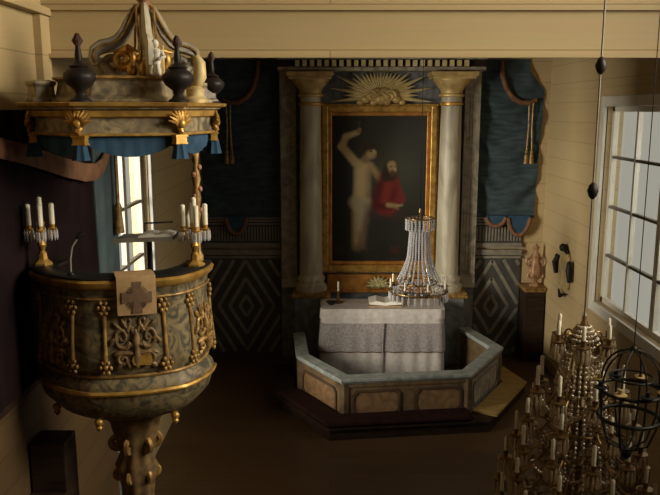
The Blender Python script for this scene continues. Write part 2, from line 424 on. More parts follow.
# ------------------------------------------------------------------ altarpiece
ap = thing('altarpiece', (MX, 11.1, 0), 'tall marbled altarpiece with two gilt-capped columns and dentilled cornice', 'altarpiece')
Y0 = 11.0
MB().box(-.74, 2.205, 11.08, YB - .01, 0, 4.50).build('backboard', MARBLE_B, ap)
for x0, x1 in ((-.73, -.50), (1.97, 2.20)):
    m = MB().box(x0, x1, Y0, 11.08, 1.14, 4.36)
    m.box(x0 - .005, x1 + .005, Y0 - .02, 11.08, 1.14, 1.28)
    for k in range(4): m.box(x0 + .03 + k * .047, x0 + .055 + k * .047, Y0 - .008, Y0, 1.35, 4.25)
    m.build('pilaster', MARBLE, ap, bevel=.008)
for cx in (-.28, 1.75):
    c = MB(); cy = 10.86
    pr = [(.170, 1.40), (.176, 1.46), (.168, 1.55), (.164, 2.3), (.155, 3.2), (.146, 3.98)]
    c.lathe(pr, cx, cy, 40, fn=lambda a, z: 1 - .018 * (math.cos(16 * a) > .3))
    sh = c.build('column', MARBLE_C, ap)
    k = MB()
    k.lathe([(.15, 3.98), (.185, 3.99), (.185, 4.02), (.155, 4.03), (.158, 4.07), (.185, 4.11), (.235, 4.17), (.27, 4.22), (.27, 4.25)], cx, cy, 40)
    k.box(cx - .33, cx + .33, cy - .28, cy + .22, 4.27, 4.33).box(cx - .30, cx + .30, cy - .26, cy + .22, 4.23, 4.27)
    k.build('capital', CAPG, sh, bevel=.006)
    b = MB()
    b.lathe([(.23, 1.14), (.235, 1.18), (.23, 1.22), (.195, 1.245), (.19, 1.27), (.205, 1.30), (.205, 1.33), (.178, 1.36), (.172, 1.40)], cx, cy, 40)
    b.build('base', MARBLE_C, sh)
    r = MB(); r.lathe([(.152, 3.86), (.168, 3.87), (.168, 3.90), (.152, 3.91)], cx, cy, 32); r.build('neck_ring', GOLD, sh)
    p = MB().box(cx - .24, cx + .24, 10.66, 11.08, 0, 1.06); p.box(cx - .17, cx + .17, 10.645, 10.66, .18, .9); p.build('pedestal', MARBLE_B, ap, bevel=.01)
    l = MB().box(cx - .29, cx + .29, 10.60, 11.08, 1.06, 1.10).box(cx - .27, cx + .27, 10.62, 11.08, 1.10, 1.14)
    for q in range(12): l.box(cx - .28 + q * .048, cx - .255 + q * .048, 10.585, 10.60, 1.065, 1.09)
    l.build('ledge', GOLD2, ap)
en = MB().box(-.74, 2.205, 10.72, 11.08, 4.345, 4.40).box(-.76, 2.225, 10.66, 11.08, 4.50, 4.56)
MB().box(-.73, 2.195, 10.745, 11.08, 4.401, 4.499).build('dark_frieze', DARKWOOD, ap)
en.build('entablature', MARBLE, ap, bevel=.006)
de = MB()
n = 24
for i in range(n):
    xx = -.46 + i * (2.38 / (n - 1))
    de.box(xx - .03, xx + .03, 10.66, 10.74, 4.405, 4.49)
tag(de.build('dentils', RAYG, ap), 'row of small gilt dentil blocks')
pd = MB().box(-.04, 1.50, 10.99, 11.08, 1.10, 1.34).box(-.04, 1.50, 10.97, 11.08, 1.06, 1.10)
pd.box(.05, .50, 10.98, 10.99, 1.14, 1.30).box(1.0, 1.42, 10.98, 10.99, 1.14, 1.30)
pd.build('predella', ORANGE, ap, bevel=.006)
lf = MB()
for k in range(9):
    a = PI * (k / 8)
    lf.tube([(MX, 10.93, 1.17), (MX + .10 * math.cos(a), 10.92, 1.18 + .09 * math.sin(a)), (MX + .19 * math.cos(a), 10.94, 1.17 + .16 * math.sin(a))], [.012, .032, .006], 6)
lf.ball((MX, 10.93, 1.18), .05)
lf.build('leaf_ornament', LEAF, ap)

# sunburst over the painting
sb = thing('sunburst', (MX, 10.98, 3.95), 'gilt sunburst with cloud above the altar painting', 'ornament')
ry = MB(); cz = 4.0
for k in range(25):
    a = -.12 + (PI + .24) * k / 24
    R = (.48 if k % 2 == 0 else .35) * (1 + .55 * abs(math.cos(a)) ** 1.5)
    R = min(R, (.36 / max(math.sin(a), .01)) if math.sin(a) > .3 else R)
    w = .036
    p = Vector((MX + .08 * math.cos(a), 10.96, cz + .06 * math.sin(a))); q = Vector((MX + R * math.cos(a), 10.965, cz + R * .92 * math.sin(a)))
    ry.tube([p, (p + q) / 2, q], [w, w * .8, .003], 4, smooth=False)
ry.build('rays', RAYG, sb)
cl = MB()
for (dx, dz, r) in ((-.22, -.05, .07), (-.14, .0, .09), (-.05, .05, .085), (.05, .06, .08), (.14, .0, .085), (.23, -.05, .07), (.0, -.04, .10), (-.30, -.09, .05), (.31, -.09, .05), (.09, -.08, .06), (-.1, -.09, .06)):
    cl.ball((MX + dx, 10.93, cz + dz), r, .85, 12, 1, .7)
for s in (-1, 1):
    cl.tube(spiral((MX + s * .13, 10.88, cz + .0), .085, .01, 1.5, 0, (s, 0, 0), (0, 0, 1)), .02, 6)
cl.tube([(MX - .12, 10.87, cz - .02), (MX, 10.86, cz + .05), (MX + .12, 10.87, cz - .02)], .024, 6)
cl.build('cloud', CAPG, sb)

# the painting
FX0, FX1, FZ0, FZ1 = -.145, 1.60, 1.37, 3.89
pt = thing('framed_painting', (MX, 11.0, FZ0), 'large dark altar painting of two figures in a gold frame', 'painting')
fr = MB(); y0, y1 = 10.98, 11.08
def frame(mb, x0, x1, z0, z1, w, ya, yb):
    mb.box(x0, x0 + w, ya, yb, z0, z1).box(x1 - w, x1, ya, yb, z0, z1).box(x0 + w, x1 - w, ya, yb, z1 - w, z1).box(x0 + w, x1 - w, ya, yb, z0, z0 + w)
frame(fr, FX0 + .03, FX1 - .03, FZ0 + .03, FZ1 - .03, .09, 10.955, 11.075)
frame(fr, FX0, FX1, FZ0, FZ1, .045, 10.985, 11.075)
fr.build('frame', GOLD, pt, bevel=.012)
sl = MB(); frame(sl, FX0 + .12, FX1 - .12, FZ0 + .12, FZ1 - .12, .055, 11.0, 11.075); sl.build('inner_frame', ORANGE, pt, bevel=.01)
CX0, CX1, CZ0, CZ1 = FX0 + .17, FX1 - .17, FZ0 + .17, FZ1 - .17
def seg(p, a, b, ra, rb):
    px, py = p; ax, ay = a; bx, by = b
    dx, dy = bx - ax, by - ay; L2 = dx * dx + dy * dy + 1e-9
    t = max(0, min(1, ((px - ax) * dx + (py - ay) * dy) / L2))
    return math.hypot(px - ax - t * dx, py - ay - t * dy) - (ra + (rb - ra) * t)
FL, FL2, FLD, RED, REDD = (.40, .29, .14), (.30, .205, .095), (.20, .13, .07), (.155, .024, .020), (.075, .014, .012)
HAIR, CLOTH = (.035, .022, .014), (.33, .27, .16)
strokes = [  # in a frame 93 wide and 150 high, origin top left
    ((60, 45), (60, 48), 16, 20, (.085, .075, .045), 14, .7), ((28, 12), (40, 30), 14, 18, (.03, .028, .02), 10, .8),
    ((70, 70), (80, 20), 12, 26, (.05, .05, .042), 16, .6),
    ((26, 98), (24, 136), 5.5, 3, FL2, 2.5, .85), ((33, 98), (31, 134), 5, 3, FLD, 2.5, .8), ((24, 136), (28, 139), 2.5, 2, FLD, 2, .7), ((31, 135), (35, 138), 2.3, 1.8, FLD, 2, .7),
    ((30, 52), (30, 72), 7.6, 6.6, FL, 2.5, 1), ((30, 72), (29, 92), 6.6, 7.2, FL, 3, 1), ((27, 56), (26, 84), 3.5, 4, (.47, .35, .17), 3, .8), ((36, 56), (36, 86), 2, 3, FLD, 3, .7),
    ((24, 88), (35, 91), 6.5, 6.5, CLOTH, 3, .9), ((29, 94), (27, 116), 5, 2, CLOTH, 3, .8), ((34, 92), (36, 108), 3, 1.5, (.2, .16, .1), 3, .7),
    ((23, 47), (10, 31), 4.2, 3.6, FL, 1.5, 1), ((10, 31), (14, 21), 3.5, 2.8, FL, 1.5, 1), ((14, 21), (25, 17), 3, 2.2, FL, 1.5, 1), ((25, 17), (27, 14), 1.8, 1.6, FL2, 1, 1), ((26, 16), (27, 6), .9, .7, (.09, .055, .03), 1, .8),
    ((38, 50), (45, 60), 3.2, 2.8, FL2, 2, .9), ((45, 60), (47, 66), 2.6, 2, FLD, 2, .8),
    ((33, 44), (36, 38), 4, 4, FLD, 1.5, 1), ((38, 36), (39, 39), 5, 4.6, FL2, 1.5, 1), ((34, 31), (41, 31), 4.6, 4, HAIR, 2, 1), ((32, 34), (31, 38), 3, 2, HAIR, 2, .9), ((41, 35), (43, 37), .9, .8, FL, .6, .9), ((38, 36), (39, 36), .7, .6, HAIR, .5, .8), ((40, 42), (42, 41), .6, .5, (.22, .08, .05), .6, .8),
    ((50, 100), (54, 140), 14, 20, (.028, .024, .02), 6, .9), ((46, 98), (64, 99), 8, 8, (.05, .03, .025), 4, .8),
    ((56, 64), (54, 90), 9, 12, RED, 2.5, 1), ((48, 70), (44, 90), 4, 5, REDD, 2.5, .9), ((62, 68), (68, 84), 4.5, 5, RED, 2, 1), ((56, 66), (52, 88), 3, 4, (.21, .036, .028), 3, .7), ((62, 76), (60, 92), 2, 3, REDD, 2.5, .8),
    ((45, 92), (58, 93), 3.5, 3, REDD, 2, .9), ((68, 86), (58, 90), 3.6, 3, RED, 2, 1),
    ((56, 91), (64, 92), 2.4, 2, FL2, 1.2, 1), ((64, 92), (70, 91), 1.4, .9, FL2, 1, 1), ((62, 93), (66, 95), 1.2, .8, FLD, 1, .9),
    ((58, 52), (57, 60), 6.4, 7, HAIR, 2, 1), ((54, 54), (52, 64), 3, 3, HAIR, 2, .9), ((59, 50), (60, 55), 4.4, 3.6, FL2, 1.3, 1), ((60, 58), (60, 60), 3, 2.4, (.07, .04, .022), 1.5, .95), ((62, 53), (63, 55), .9, .8, FL, .6, .9), ((58, 51.5), (59, 51.5), .7, .6, HAIR, .5, .8), ((62, 51.5), (62.6, 51.5), .6, .5, HAIR, .5, .8),
    ((10, 140), (84, 142), 6, 6, (.022, .017, .012), 6, .7), ((62, 138), (66, 139), 3, 2, (.09, .03, .022), 3, .6), ((6, 137), (9, 138), 3, 2, (.07, .03, .022), 3, .6),
]
cv = MB(); bm = cv.bm; NX, NZ = 140, 226
lay = bm.loops.layers.float_color.new('paint')
def paint(u, v):
    p = (u * 93, v * 150)
    g = .020 + .016 * max(0, 1 - math.hypot((u - .62), (v - .3)) * 1.5)
    n = .5 + .5 * math.sin(23 * u + 9 * v + 3 * math.sin(17 * v)) * math.sin(19 * v - 7 * u)
    c = [g * (1.0 + .1 * n), g * .97 * (1 + .1 * n), g * .80]
    for a, b, ra, rb, cc, soft, al in strokes:
        d = seg(p, a, b, ra, rb)
        if d < soft:
            k = al * min(1, max(0, .5 - d / (2 * soft))) if d > -soft else al
            c = [c[i] * (1 - k) + cc[i] * k for i in range(3)]
    return (*c, 1)
cols = [[paint(i / NX, 1 - j / NZ) for i in range(NX + 1)] for j in range(NZ + 1)]
yv = 11.03
V = [[bm.verts.new((CX0 + (CX1 - CX0) * i / NX, yv, CZ0 + (CZ1 - CZ0) * j / NZ)) for i in range(NX + 1)] for j in range(NZ + 1)]
for j in range(NZ):
    for i in range(NX):
        f = bm.faces.new((V[j][i], V[j][i + 1], V[j + 1][i + 1], V[j + 1][i]))
        for lp, (jj, ii) in zip(f.loops, ((j, i), (j, i + 1), (j + 1, i + 1), (j + 1, i))): lp[lay] = cols[jj][ii]
cv.box(CX0, CX1, yv + .002, yv + .03, CZ0, CZ1)
cv.build('canvas', attr_mat('oil paint'), pt)

# ------------------------------------------------------------------ altar
AX0, AX1, AY0, AY1, AZ = -.10, 1.58, 10.02, 10.56, 1.05
al = thing('altar', (MX, 10.3, 0), 'altar table standing under the painting behind the octagonal rail', 'altar')
MB().box(AX0 + .05, AX1 - .05, AY0 + .06, AY1, .0, .98).build('body', MARBLE_B, al, bevel=.01)
MB().box(AX0, AX1, AY0, AY1 + .02, .98, AZ).build('tabletop', MARBLE_B, al, bevel=.008)
ac = thing('altar_cloth', (MX, 10.3, AZ), 'white altar cloth with lace front draped over the altar', 'cloth')
def skirt(mb, z0, z1, off, amp, th=.012, flare=.04, nseg=120, top_curve=False):
    """cloth wall around front and both sides"""
    x0, x1, yf, yb = AX0 - off, AX1 + off, AY0 - off, AY1
    r = .09
    path = [(x0, yb), (x0, yf + r)]
    for k in range(1, 7): a = PI + k / 6 * PI / 2; path.append((x0 + r + r * math.cos(a), yf + r + r * math.sin(a)))
    m = 60
    for k in range(1, m): path.append((x0 + r + (x1 - x0 - 2 * r) * k / m, yf))
    for k in range(0, 7): a = 1.5 * PI + k / 6 * PI / 2; path.append((x1 - r + r * math.cos(a), yf + r + r * math.sin(a)))
    path.append((x1, yb))
    N = len(path); rows = 6; A = []; B = []
    for j in range(rows + 1):
        v = j / rows; z = z1 + (z0 - z1) * v; ra = []; rb = []
        for i, (x, y) in enumerate(path):
            px, py = path[max(i - 1, 0)]; qx, qy = path[min(i + 1, N - 1)]
            tx, ty = qx - px, qy - py; l = math.hypot(tx, ty); nx, ny = ty / l, -tx / l
            d = amp * v * math.sin(i * .75 + .6 * math.sin(i * .21)) + flare * v
            ra.append(mb.bm.verts.new((x + nx * (d + th), y + ny * (d + th), z))); rb.append(mb.bm.verts.new((x + nx * d, y + ny * d, z)))
        A.append(ra); B.append(rb)
    F = []
    for j in range(rows):
        for i in range(N - 1):
            F.append(mb.bm.faces.new((A[j][i], A[j + 1][i], A[j + 1][i + 1], A[j][i + 1])))
            F.append(mb.bm.faces.new((B[j][i], B[j][i + 1], B[j + 1][i + 1], B[j + 1][i])))
        for e in (0, N - 1): F.append(mb.bm.faces.new((A[j][e], B[j][e], B[j + 1][e], A[j + 1][e])))
    for i in range(N - 1):
        F.append(mb.bm.faces.new((A[0][i], A[0][i + 1], B[0][i + 1], B[0][i]))); F.append(mb.bm.faces.new((A[rows][i], B[rows][i], B[rows][i + 1], A[rows][i + 1])))
    mb._fin(F, True)
m = MB(); m.box(AX0 - .015, AX1 + .015, AY0 - .015, AY1 + .015, AZ + .003, AZ + .017); skirt(m, .10, AZ + .015, .012, .012); m.build('cloth', LINEN, ac)
m = MB(); skirt(m, .46, .86, .030, .010, .008, .028); tag(m.build('lace_band', LACE, ac), 'wide band of grey lace')
m = MB(); skirt(m, .925, AZ + .018, .026, .006, .008, .010); m.build('top_hem', LINEN, ac)
m = MB(); m.box(MX - .006, MX + .006, AY0 - .088, AY0 - .07, .14, .88); m.build('seam', LACE, ac)
m = MB(); skirt(m, .445, .462, .052, .010, .006, .010); m.build('hem_line', CROSSB, ac)
# things on the altar
bk = thing('altar_book', (.78, 10.2, AZ + .02), 'open cream book lying at the middle of the altar', 'book')
zb = AZ + .019
b = MB()
for s in (-1, 1):
    b.prism([(.78, zb + .06), (.78 + s * .12, zb + .085), (.78 + s * .225, zb + .06), (.78 + s * .225, zb + .035), (.78, zb + .02)], 'y', 10.10, 10.44)
b.build('pages', PAPER, bk)
MB().box(.55, 1.01, 10.09, 10.45, zb, zb + .018).build('cover', TAN, bk)
cs = thing('candlestick', (.12, 10.36, AZ + .018), 'small dark candlestick on the left end of the altar', 'candlestick')
z = AZ + .018
MB().lathe([(.07, z), (.075, z + .015), (.03, z + .035), (.014, z + .06), (.022, z + .09), (.012, z + .13), (.03, z + .16), (.032, z + .175)], .12, 10.36, 20).build('stem', BRASS, cs)
MB().lathe([(.013, z + .175), (.013, z + .30), (.003, z + .315)], .12, 10.36, 12).build('candle', WAX, cs)
bw = thing('low_dish', (.02, 10.22, AZ + .018), 'small dark dish on the front left corner of the altar', 'dish')
MB().lathe([(.03, z), (.035, z + .01), (.075, z + .045), (.08, z + .05), (.07, z + .048), (.03, z + .02), (.0, z + .018)], .02, 10.22, 20).build('bowl', IRON, bw)

# ------------------------------------------------------------------ altar rail
RP = [Vector(p) for p in ((-.45, 10.30), (-.36, 9.30), (.17, 8.47), (1.69, 8.66), (2.26, 9.62), (1.98, 10.55))]
def offset(poly, d):
    out = []
    for i, p in enumerate(poly):
        ns = []
        if i > 0: t = (poly[i] - poly[i - 1]).normalized(); ns.append(Vector((t.y, -t.x)))
        if i < len(poly) - 1: t = (poly[i + 1] - poly[i]).normalized(); ns.append(Vector((t.y, -t.x)))
        n = sum(ns, Vector((0, 0))) / len(ns); n = n / n.length ** 2
        out.append(p + n * d)
    return out
def strip(mb, poly, d0, d1, z0, z1):
    A, B = offset(poly, d0), offset(poly, d1)
    rg = [[(a.x, a.y, z0), (b.x, b.y, z0), (b.x, b.y, z1), (a.x, a.y, z1)] for a, b in zip(A, B)]
    return mb.rings(rg, False)
ar = thing('altar_rail', (MX, 9.3, 0), 'low octagonal altar rail with brown panels and grey-blue cap', 'altar rail')
ZR = .64
m = MB(); strip(m, RP, .045, -.045, .0, ZR - .07); m.build('wall', MARBLE_R, ar)
m = MB(); strip(m, RP, .085, -.085, ZR - .045, ZR); strip(m, RP, .065, -.065, ZR - .07, ZR - .045); tag(m.build('cap_rail', MARBLE_G, ar, bevel=.008), 'grey-blue marbled cap rail')
m = MB(); strip(m, RP, .06, .045, .02, .10); strip(m, RP, .058, .045, ZR - .115, ZR - .07); m.build('base_moulding', MARBLE_R, ar)
for i in range(5):
    a, b = RP[i], RP[i + 1]; L = (b - a).length; t = (b - a) / L; n = Vector((t.y, -t.x))
    npan = 2 if i == 2 else 1
    for k in range(npan):
        u0, u1 = L * k / npan + .085, L * (k + 1) / npan - .085
        fr_, fd = MB(), MB()
        def rect(e, u0, u1, z0, z1, c_):
            return [(u0 + c_, z0), (u1 - c_, z0), (u1, z0 + c_), (u1, z1 - c_), (u1 - c_, z1), (u0 + c_, z1), (u0, z1 - c_), (u0, z0 + c_)]
        def place(mb, pts, d0, d1):
            rg = [[(a.x + t.x * u + n.x * d, a.y + t.y * u + n.y * d, z) for u, z in pts] for d in (d0, d1)]
            mb.rings(rg, False)
        O = rect(0, u0, u1, .155, ZR - .155, .05); I = rect(0, u0 + .03, u1 - .03, .185, ZR - .185, .05)
        if i == 3:  # side turned to the light: its brightness is painted in as paler grey
            fc = MB(); place(fc, [(.0, .01), (L, .01), (L, ZR - .07), (.0, ZR - .07)], .040, .0465); tag(fc.build('lit_facing', MARBLE, ar), 'grey marbled facing added to paint light onto the right section')
        for q in range(8):
            r = (q + 1) % 8
            poly = [O[q], O[r], I[r], I[q]]
            place(fr_, poly, .044, .062)
        place(fd, I, .044, .050)
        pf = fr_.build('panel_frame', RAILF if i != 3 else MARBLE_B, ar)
        fd.build('panel_field', MARBLE_O if i != 3 else MARBLE, pf)  # right section again in the greys that paint its light
# posts at the corners
for p in RP[1:5]:
    MB().lathe([(.075, 0), (.075, ZR - .071)], p.x, p.y, 8, smooth=False).build('corner_post', MARBLE_R, ar)
ks = thing('kneeling_step', (1.0, 8.6, 0), 'wooden kneeling step around the altar rail, painted lit ochre on the right and shaded dark on the left', 'step')
m = MB(); strip(m, RP, .10, .36, .0, .13); m.build('riser', DARKWOOD, ks)
m = MB(); strip(m, RP[:4], .095, .39, .13, .16); m.build('tread', DARKWOOD, ks)  # unlit front and left: shade painted in with a dark copy of the tread
m = MB(); strip(m, RP[2:], .094, .391, .1301, .161)
for vtx in m.bm.verts: pass
m.bm.free()
m = MB(); strip(m, [RP[3] + (RP[3] - RP[2]) * .0, RP[4], RP[5]], .095, .39, .131, .162); tag(m.build('tread', STEPM, ks), 'ochre tread on the right, painted as lit')
kc = MB(); strip(kc, [RP[1] + (RP[2] - RP[1]) * .05, RP[2], RP[3] - (RP[3] - RP[2]) * .02], .10, .40, .163, .23)
kk = kc.build('kneeler_cushion', CUSH, bevel=.03); tag(kk, 'long dark red cushion lying on the front of the kneeling step', 'cushion')
ia = MB(); ia.prism([(.05, 8.75), (1.65, 8.90), (2.0, 9.6), (1.8, 9.85), (-.1, 9.85), (-.15, 9.3)], 'z', .0, .02)
tag(ia.build('altar_carpet', CUSH), 'dark carpet on the floor inside the altar rail', 'carpet')

# ------------------------------------------------------------------ right corner
cc = thing('corner_cabinet', (3.08, 11.0, 0), 'dark corner cabinet with gilt ledge right of the diamond dado', 'cabinet')
MB().box(2.945, XR - .02, 10.86, YB - .01, 0, 1.10).build('body', DARKWOOD, cc, bevel=.01)
MB().box(2.955, XR - .03, 10.85, 10.86, .15, 1.0).build('door', DARKWOOD, cc)
m = MB().box(2.92, XR - .012, 10.80, YB - .01, 1.13, 1.17).box(2.935, XR - .015, 10.83, YB - .01, 1.10, 1.13)
for q in range(8): m.box(2.93 + q * .04, 2.95 + q * .04, 10.785, 10.80, 1.14, 1.165)
m.build('ledge', GOLD2, cc)
oc = thing('carved_ornament', (3.1, 10.95, 1.17), 'pinkish gilt scroll carving standing on the corner cabinet', 'ornament')
m = MB()
m.lathe([(.07, 1.17), (.075, 1.20), (.04, 1.24), (.08, 1.32), (.095, 1.42), (.07, 1.52), (.05, 1.56), (.075, 1.62), (.03, 1.70), (.05, 1.76), (.01, 1.82)], 3.11, 10.98, 20, fn=lambda a, z: 1 + .08 * math.cos(6 * a))
m.build('body', PINKGOLD, oc)
m = MB()
for s in (-1, 1):
    m.tube(spiral((3.11 + s * .085, 10.96, 1.55), .07, .012, 1.5, -PI / 2, (s, 0, 0), (0, 0, 1)), .018, 6)
    m.tube(spiral((3.11 + s * .08, 10.95, 1.34), .06, .012, 1.5, PI / 2, (s, 0, 0), (0, 0, 1)), .018, 6)
m.build('scrolls', PINKGOLD, oc)

# carved cartouche on the right wall
YC, ZCt = 10.0, 1.62
ct = thing('wall_cartouche', (XR, YC, ZCt), 'carved beige wall cartouche with dark side scrolls on right wall', 'ornament')
m = MB(); m.prism([(YC - .18, ZCt - .24), (YC + .18, ZCt - .24), (YC + .22, ZCt), (YC + .17, ZCt + .22), (YC, ZCt + .30), (YC - .17, ZCt + .22), (YC - .22, ZCt)], 'x', XR - .05, XR - .001)
m.build('shield', PALEGOLD, ct, bevel=.015)
m = MB()
for s in (-1, 1):
    m.tube([(XR - .05, YC + s * .25, ZCt + .16), (XR - .07, YC + s * .31, ZCt + .06), (XR - .05, YC + s * .30, ZCt - .10)], [.03, .045, .03], 8)
    m.tube(spiral((XR - .06, YC + s * .27, ZCt + .12), .06, .01, 1.4, 0, (0, s, 0), (0, 0, 1)), .016, 6)
m.build('side_scrolls', DARKURN, ct)
m = MB(); m.ball((XR - .06, YC, ZCt + .32), .06, .9); m.tube([(XR - .05, YC - .13, ZCt + .26), (XR - .07, YC, ZCt + .34), (XR - .05, YC + .13, ZCt + .26)], [.015, .04, .015], 8); m.build('crest', DARKURN, ct)
m = MB(); m.tube([(XR - .05, YC - .14, ZCt - .30), (XR - .07, YC, ZCt - .36), (XR - .05, YC + .14, ZCt - .30)], [.012, .03, .012], 8); m.build('foot', DARKURN, ct)

# ------------------------------------------------------------------ drapery on the left wall behind the pulpit
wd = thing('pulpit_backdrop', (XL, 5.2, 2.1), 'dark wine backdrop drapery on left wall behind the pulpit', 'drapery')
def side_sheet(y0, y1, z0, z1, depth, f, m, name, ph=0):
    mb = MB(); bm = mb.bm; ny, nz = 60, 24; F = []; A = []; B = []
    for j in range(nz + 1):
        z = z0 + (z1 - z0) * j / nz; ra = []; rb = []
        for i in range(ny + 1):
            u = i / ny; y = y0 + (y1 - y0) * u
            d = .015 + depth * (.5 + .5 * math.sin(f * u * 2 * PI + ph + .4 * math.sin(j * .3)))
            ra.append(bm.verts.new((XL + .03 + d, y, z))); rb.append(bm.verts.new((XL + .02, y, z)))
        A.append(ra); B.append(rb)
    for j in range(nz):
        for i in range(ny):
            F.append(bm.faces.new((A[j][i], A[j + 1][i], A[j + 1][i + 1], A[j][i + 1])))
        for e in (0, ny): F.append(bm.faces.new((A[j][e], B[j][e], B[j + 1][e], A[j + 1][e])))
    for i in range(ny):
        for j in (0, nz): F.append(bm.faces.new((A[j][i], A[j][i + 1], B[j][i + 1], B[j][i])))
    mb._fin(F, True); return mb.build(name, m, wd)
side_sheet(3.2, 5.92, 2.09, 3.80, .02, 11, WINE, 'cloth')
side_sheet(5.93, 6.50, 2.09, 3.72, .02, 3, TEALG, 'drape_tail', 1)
def sw_pts(L): return [(XL + .10, y, z) for y, z in L]
m = MB(); m.tube(sw_pts([(3.3, 3.72), (4.0, 3.62), (4.6, 3.52), (5.2, 3.40), (5.6, 3.335), (5.85, 3.32), (6.05, 3.36), (6.22, 3.46), (6.33, 3.58)]), [.055, .06, .065, .07, .072, .07, .06, .05, .04], 10, flat=.30, up=(0, 0, 1)); m.build('swag_border', RUST, wd)
m = MB(); m.tube(sw_pts([(6.42, 3.66), (6.42, 3.0)]), .016, 6); m.lathe([(.02, 3.0), (.035, 2.96), (.03, 2.92), (.045, 2.74), (0, 2.73)], XL + .10, 6.42, 10); m.build('tassel', GOLD2, wd)

# ------------------------------------------------------------------ pulpit
PX, PY, ROT = -1.30, 4.56, math.radians(18)
def ang(deg): return math.radians(deg) - PI / 2 + ROT          # 0 = front face, towards the camera and a little right
def pol(r, deg, z): a = ang(deg); return (PX + r * math.cos(a), PY + r * math.sin(a), z)
def hexf(k):
    def fn(a, z):
        d = ((a - ang(30)) % (PI / 3)); d = min(d, PI / 3 - d)      # 0 at a corner
        f = math.cos(PI / 6) / math.cos(PI / 6 - d)                 # hexagon radius
        return 1 + k * (f - 1)
    return fn
pu = thing('pulpit', (PX, PY, 0), 'marbled bowl-shaped pulpit with gilt carving on a carved pedestal', 'pulpit')
Rm = .575; ZP = 2.855
SQ, ZS = .80, 1.165
FRONT = -PI / 2
A0, A1 = FRONT - math.radians(103), FRONT + math.radians(103)      # the bowl is open at the back, towards its stair
m = MB()
m.arc([(.02, 2.02), (.30, 2.03), (.44, 2.075), (.525, 2.15), (.553, 2.225), (.558, 2.25), (.545, 2.285), (.512, 2.315), (.512, 2.335), (.548, 2.37), (.556, 2.42), (.548, 2.52), (.532, 2.66), (.53, 2.75), (.54, 2.79), (.553, 2.80), (.553, 2.82), (.49, 2.82), (.49, 2.2), (.02, 2.2)], PX, PY, A0, A1, 72, hexf(.32))
m.build('body', MARBLE_P, pu)
m = MB(); m.arc([(.470, 2.205), (.488, 2.205), (.488, 2.838), (.470, 2.838)], PX, PY, A0, A1, 60, hexf(.32)); m.build('lining', WINE, pu)
m = MB(); m.arc([(.545, 2.785), (.568, 2.80), (.575, 2.825), (.56, 2.838), (.49, 2.838), (.49, 2.822), (.545, 2.822)], PX, PY, A0, A1, 72, hexf(.32)); tag(m.build('rim_moulding', GOLD, pu), 'gilt rim moulding')
m = MB(); m.arc([(.40, 2.839), (.560, 2.839), (.564, 2.848), (.55, 2.858), (.40, 2.858)], PX, PY, A0, A1, 72, hexf(.32)); m.build('rim_board', BLACK, pu)
def ringpath(r, z, k=.32, n=72):
    f = hexf(k); return [(PX + r * f(a, 0) * math.cos(a), PY + r * f(a, 0) * math.sin(a), z) for a in [A0 + (A1 - A0) * i / n for i in range(n + 1)]]
m = MB(); m.tube(ringpath(.562, 2.243), .013, 6, up=(0, 0, 1)); m.build('lower_gilt_band', GOLD, pu)
m = MB(); m.tube(ringpath(.517, 2.325), .010, 6, up=(0, 0, 1)); m.tube(ringpath(.537, 2.735), .007, 6, up=(0, 0, 1)); m.build('panel_moulding', GOLD2, pu)
def surf(deg, z):
    prof = [(2.315, .512), (2.37, .548), (2.42, .556), (2.52, .548), (2.66, .532), (2.75, .53)]
    for (z0, r0), (z1, r1) in zip(prof[:-1], prof[1:]):
        if z <= z1: break
    r = r0 + (r1 - r0) * (z - z0) / (z1 - z0)
    return r * hexf(.32)(ang(deg), z)
for v in (-2, -1, 0, 1):
    for dd in (-11, 11):
        dg = 30 + 60 * v + dd
        if abs(dg - 18) > 98: continue
        m = MB()
        zs = [2.37, 2.42, 2.5, 2.58, 2.66, 2.70]
        m.tube([pol(surf(dg, z) + .004, dg, z) for z in zs], [.020, .016, .012, .012, .015, .020], 8)
        for zz in (2.69, 2.385):
            cpt = pol(surf(dg, zz) + .014, dg, zz); m.ball(cpt, .017)
            for q in range(6):
                a = q * PI / 3; tg = Vector((-math.sin(ang(dg)), math.cos(ang(dg)), 0))
                pt_ = Vector(cpt) + tg * .030 * math.cos(a) + Vector((0, 0, .030 * math.sin(a))); m.ball(pt_, .0125, 1, 8)
        m.build('carved_pilaster', GOLD2, pu)
def scroll_on(mb, deg0, z0, pts, r=.008):
    """curve drawn on the bowl: pts of (degrees offset, z offset)"""
    P = [pol(surf(deg0 + a, z0 + dz) + .008, deg0 + a, z0 + dz) for a, dz in pts]
    n = len(P); mb.tube(P, [r * (1.15 - .7 * i / (n - 1)) for i in range(n)], 6)
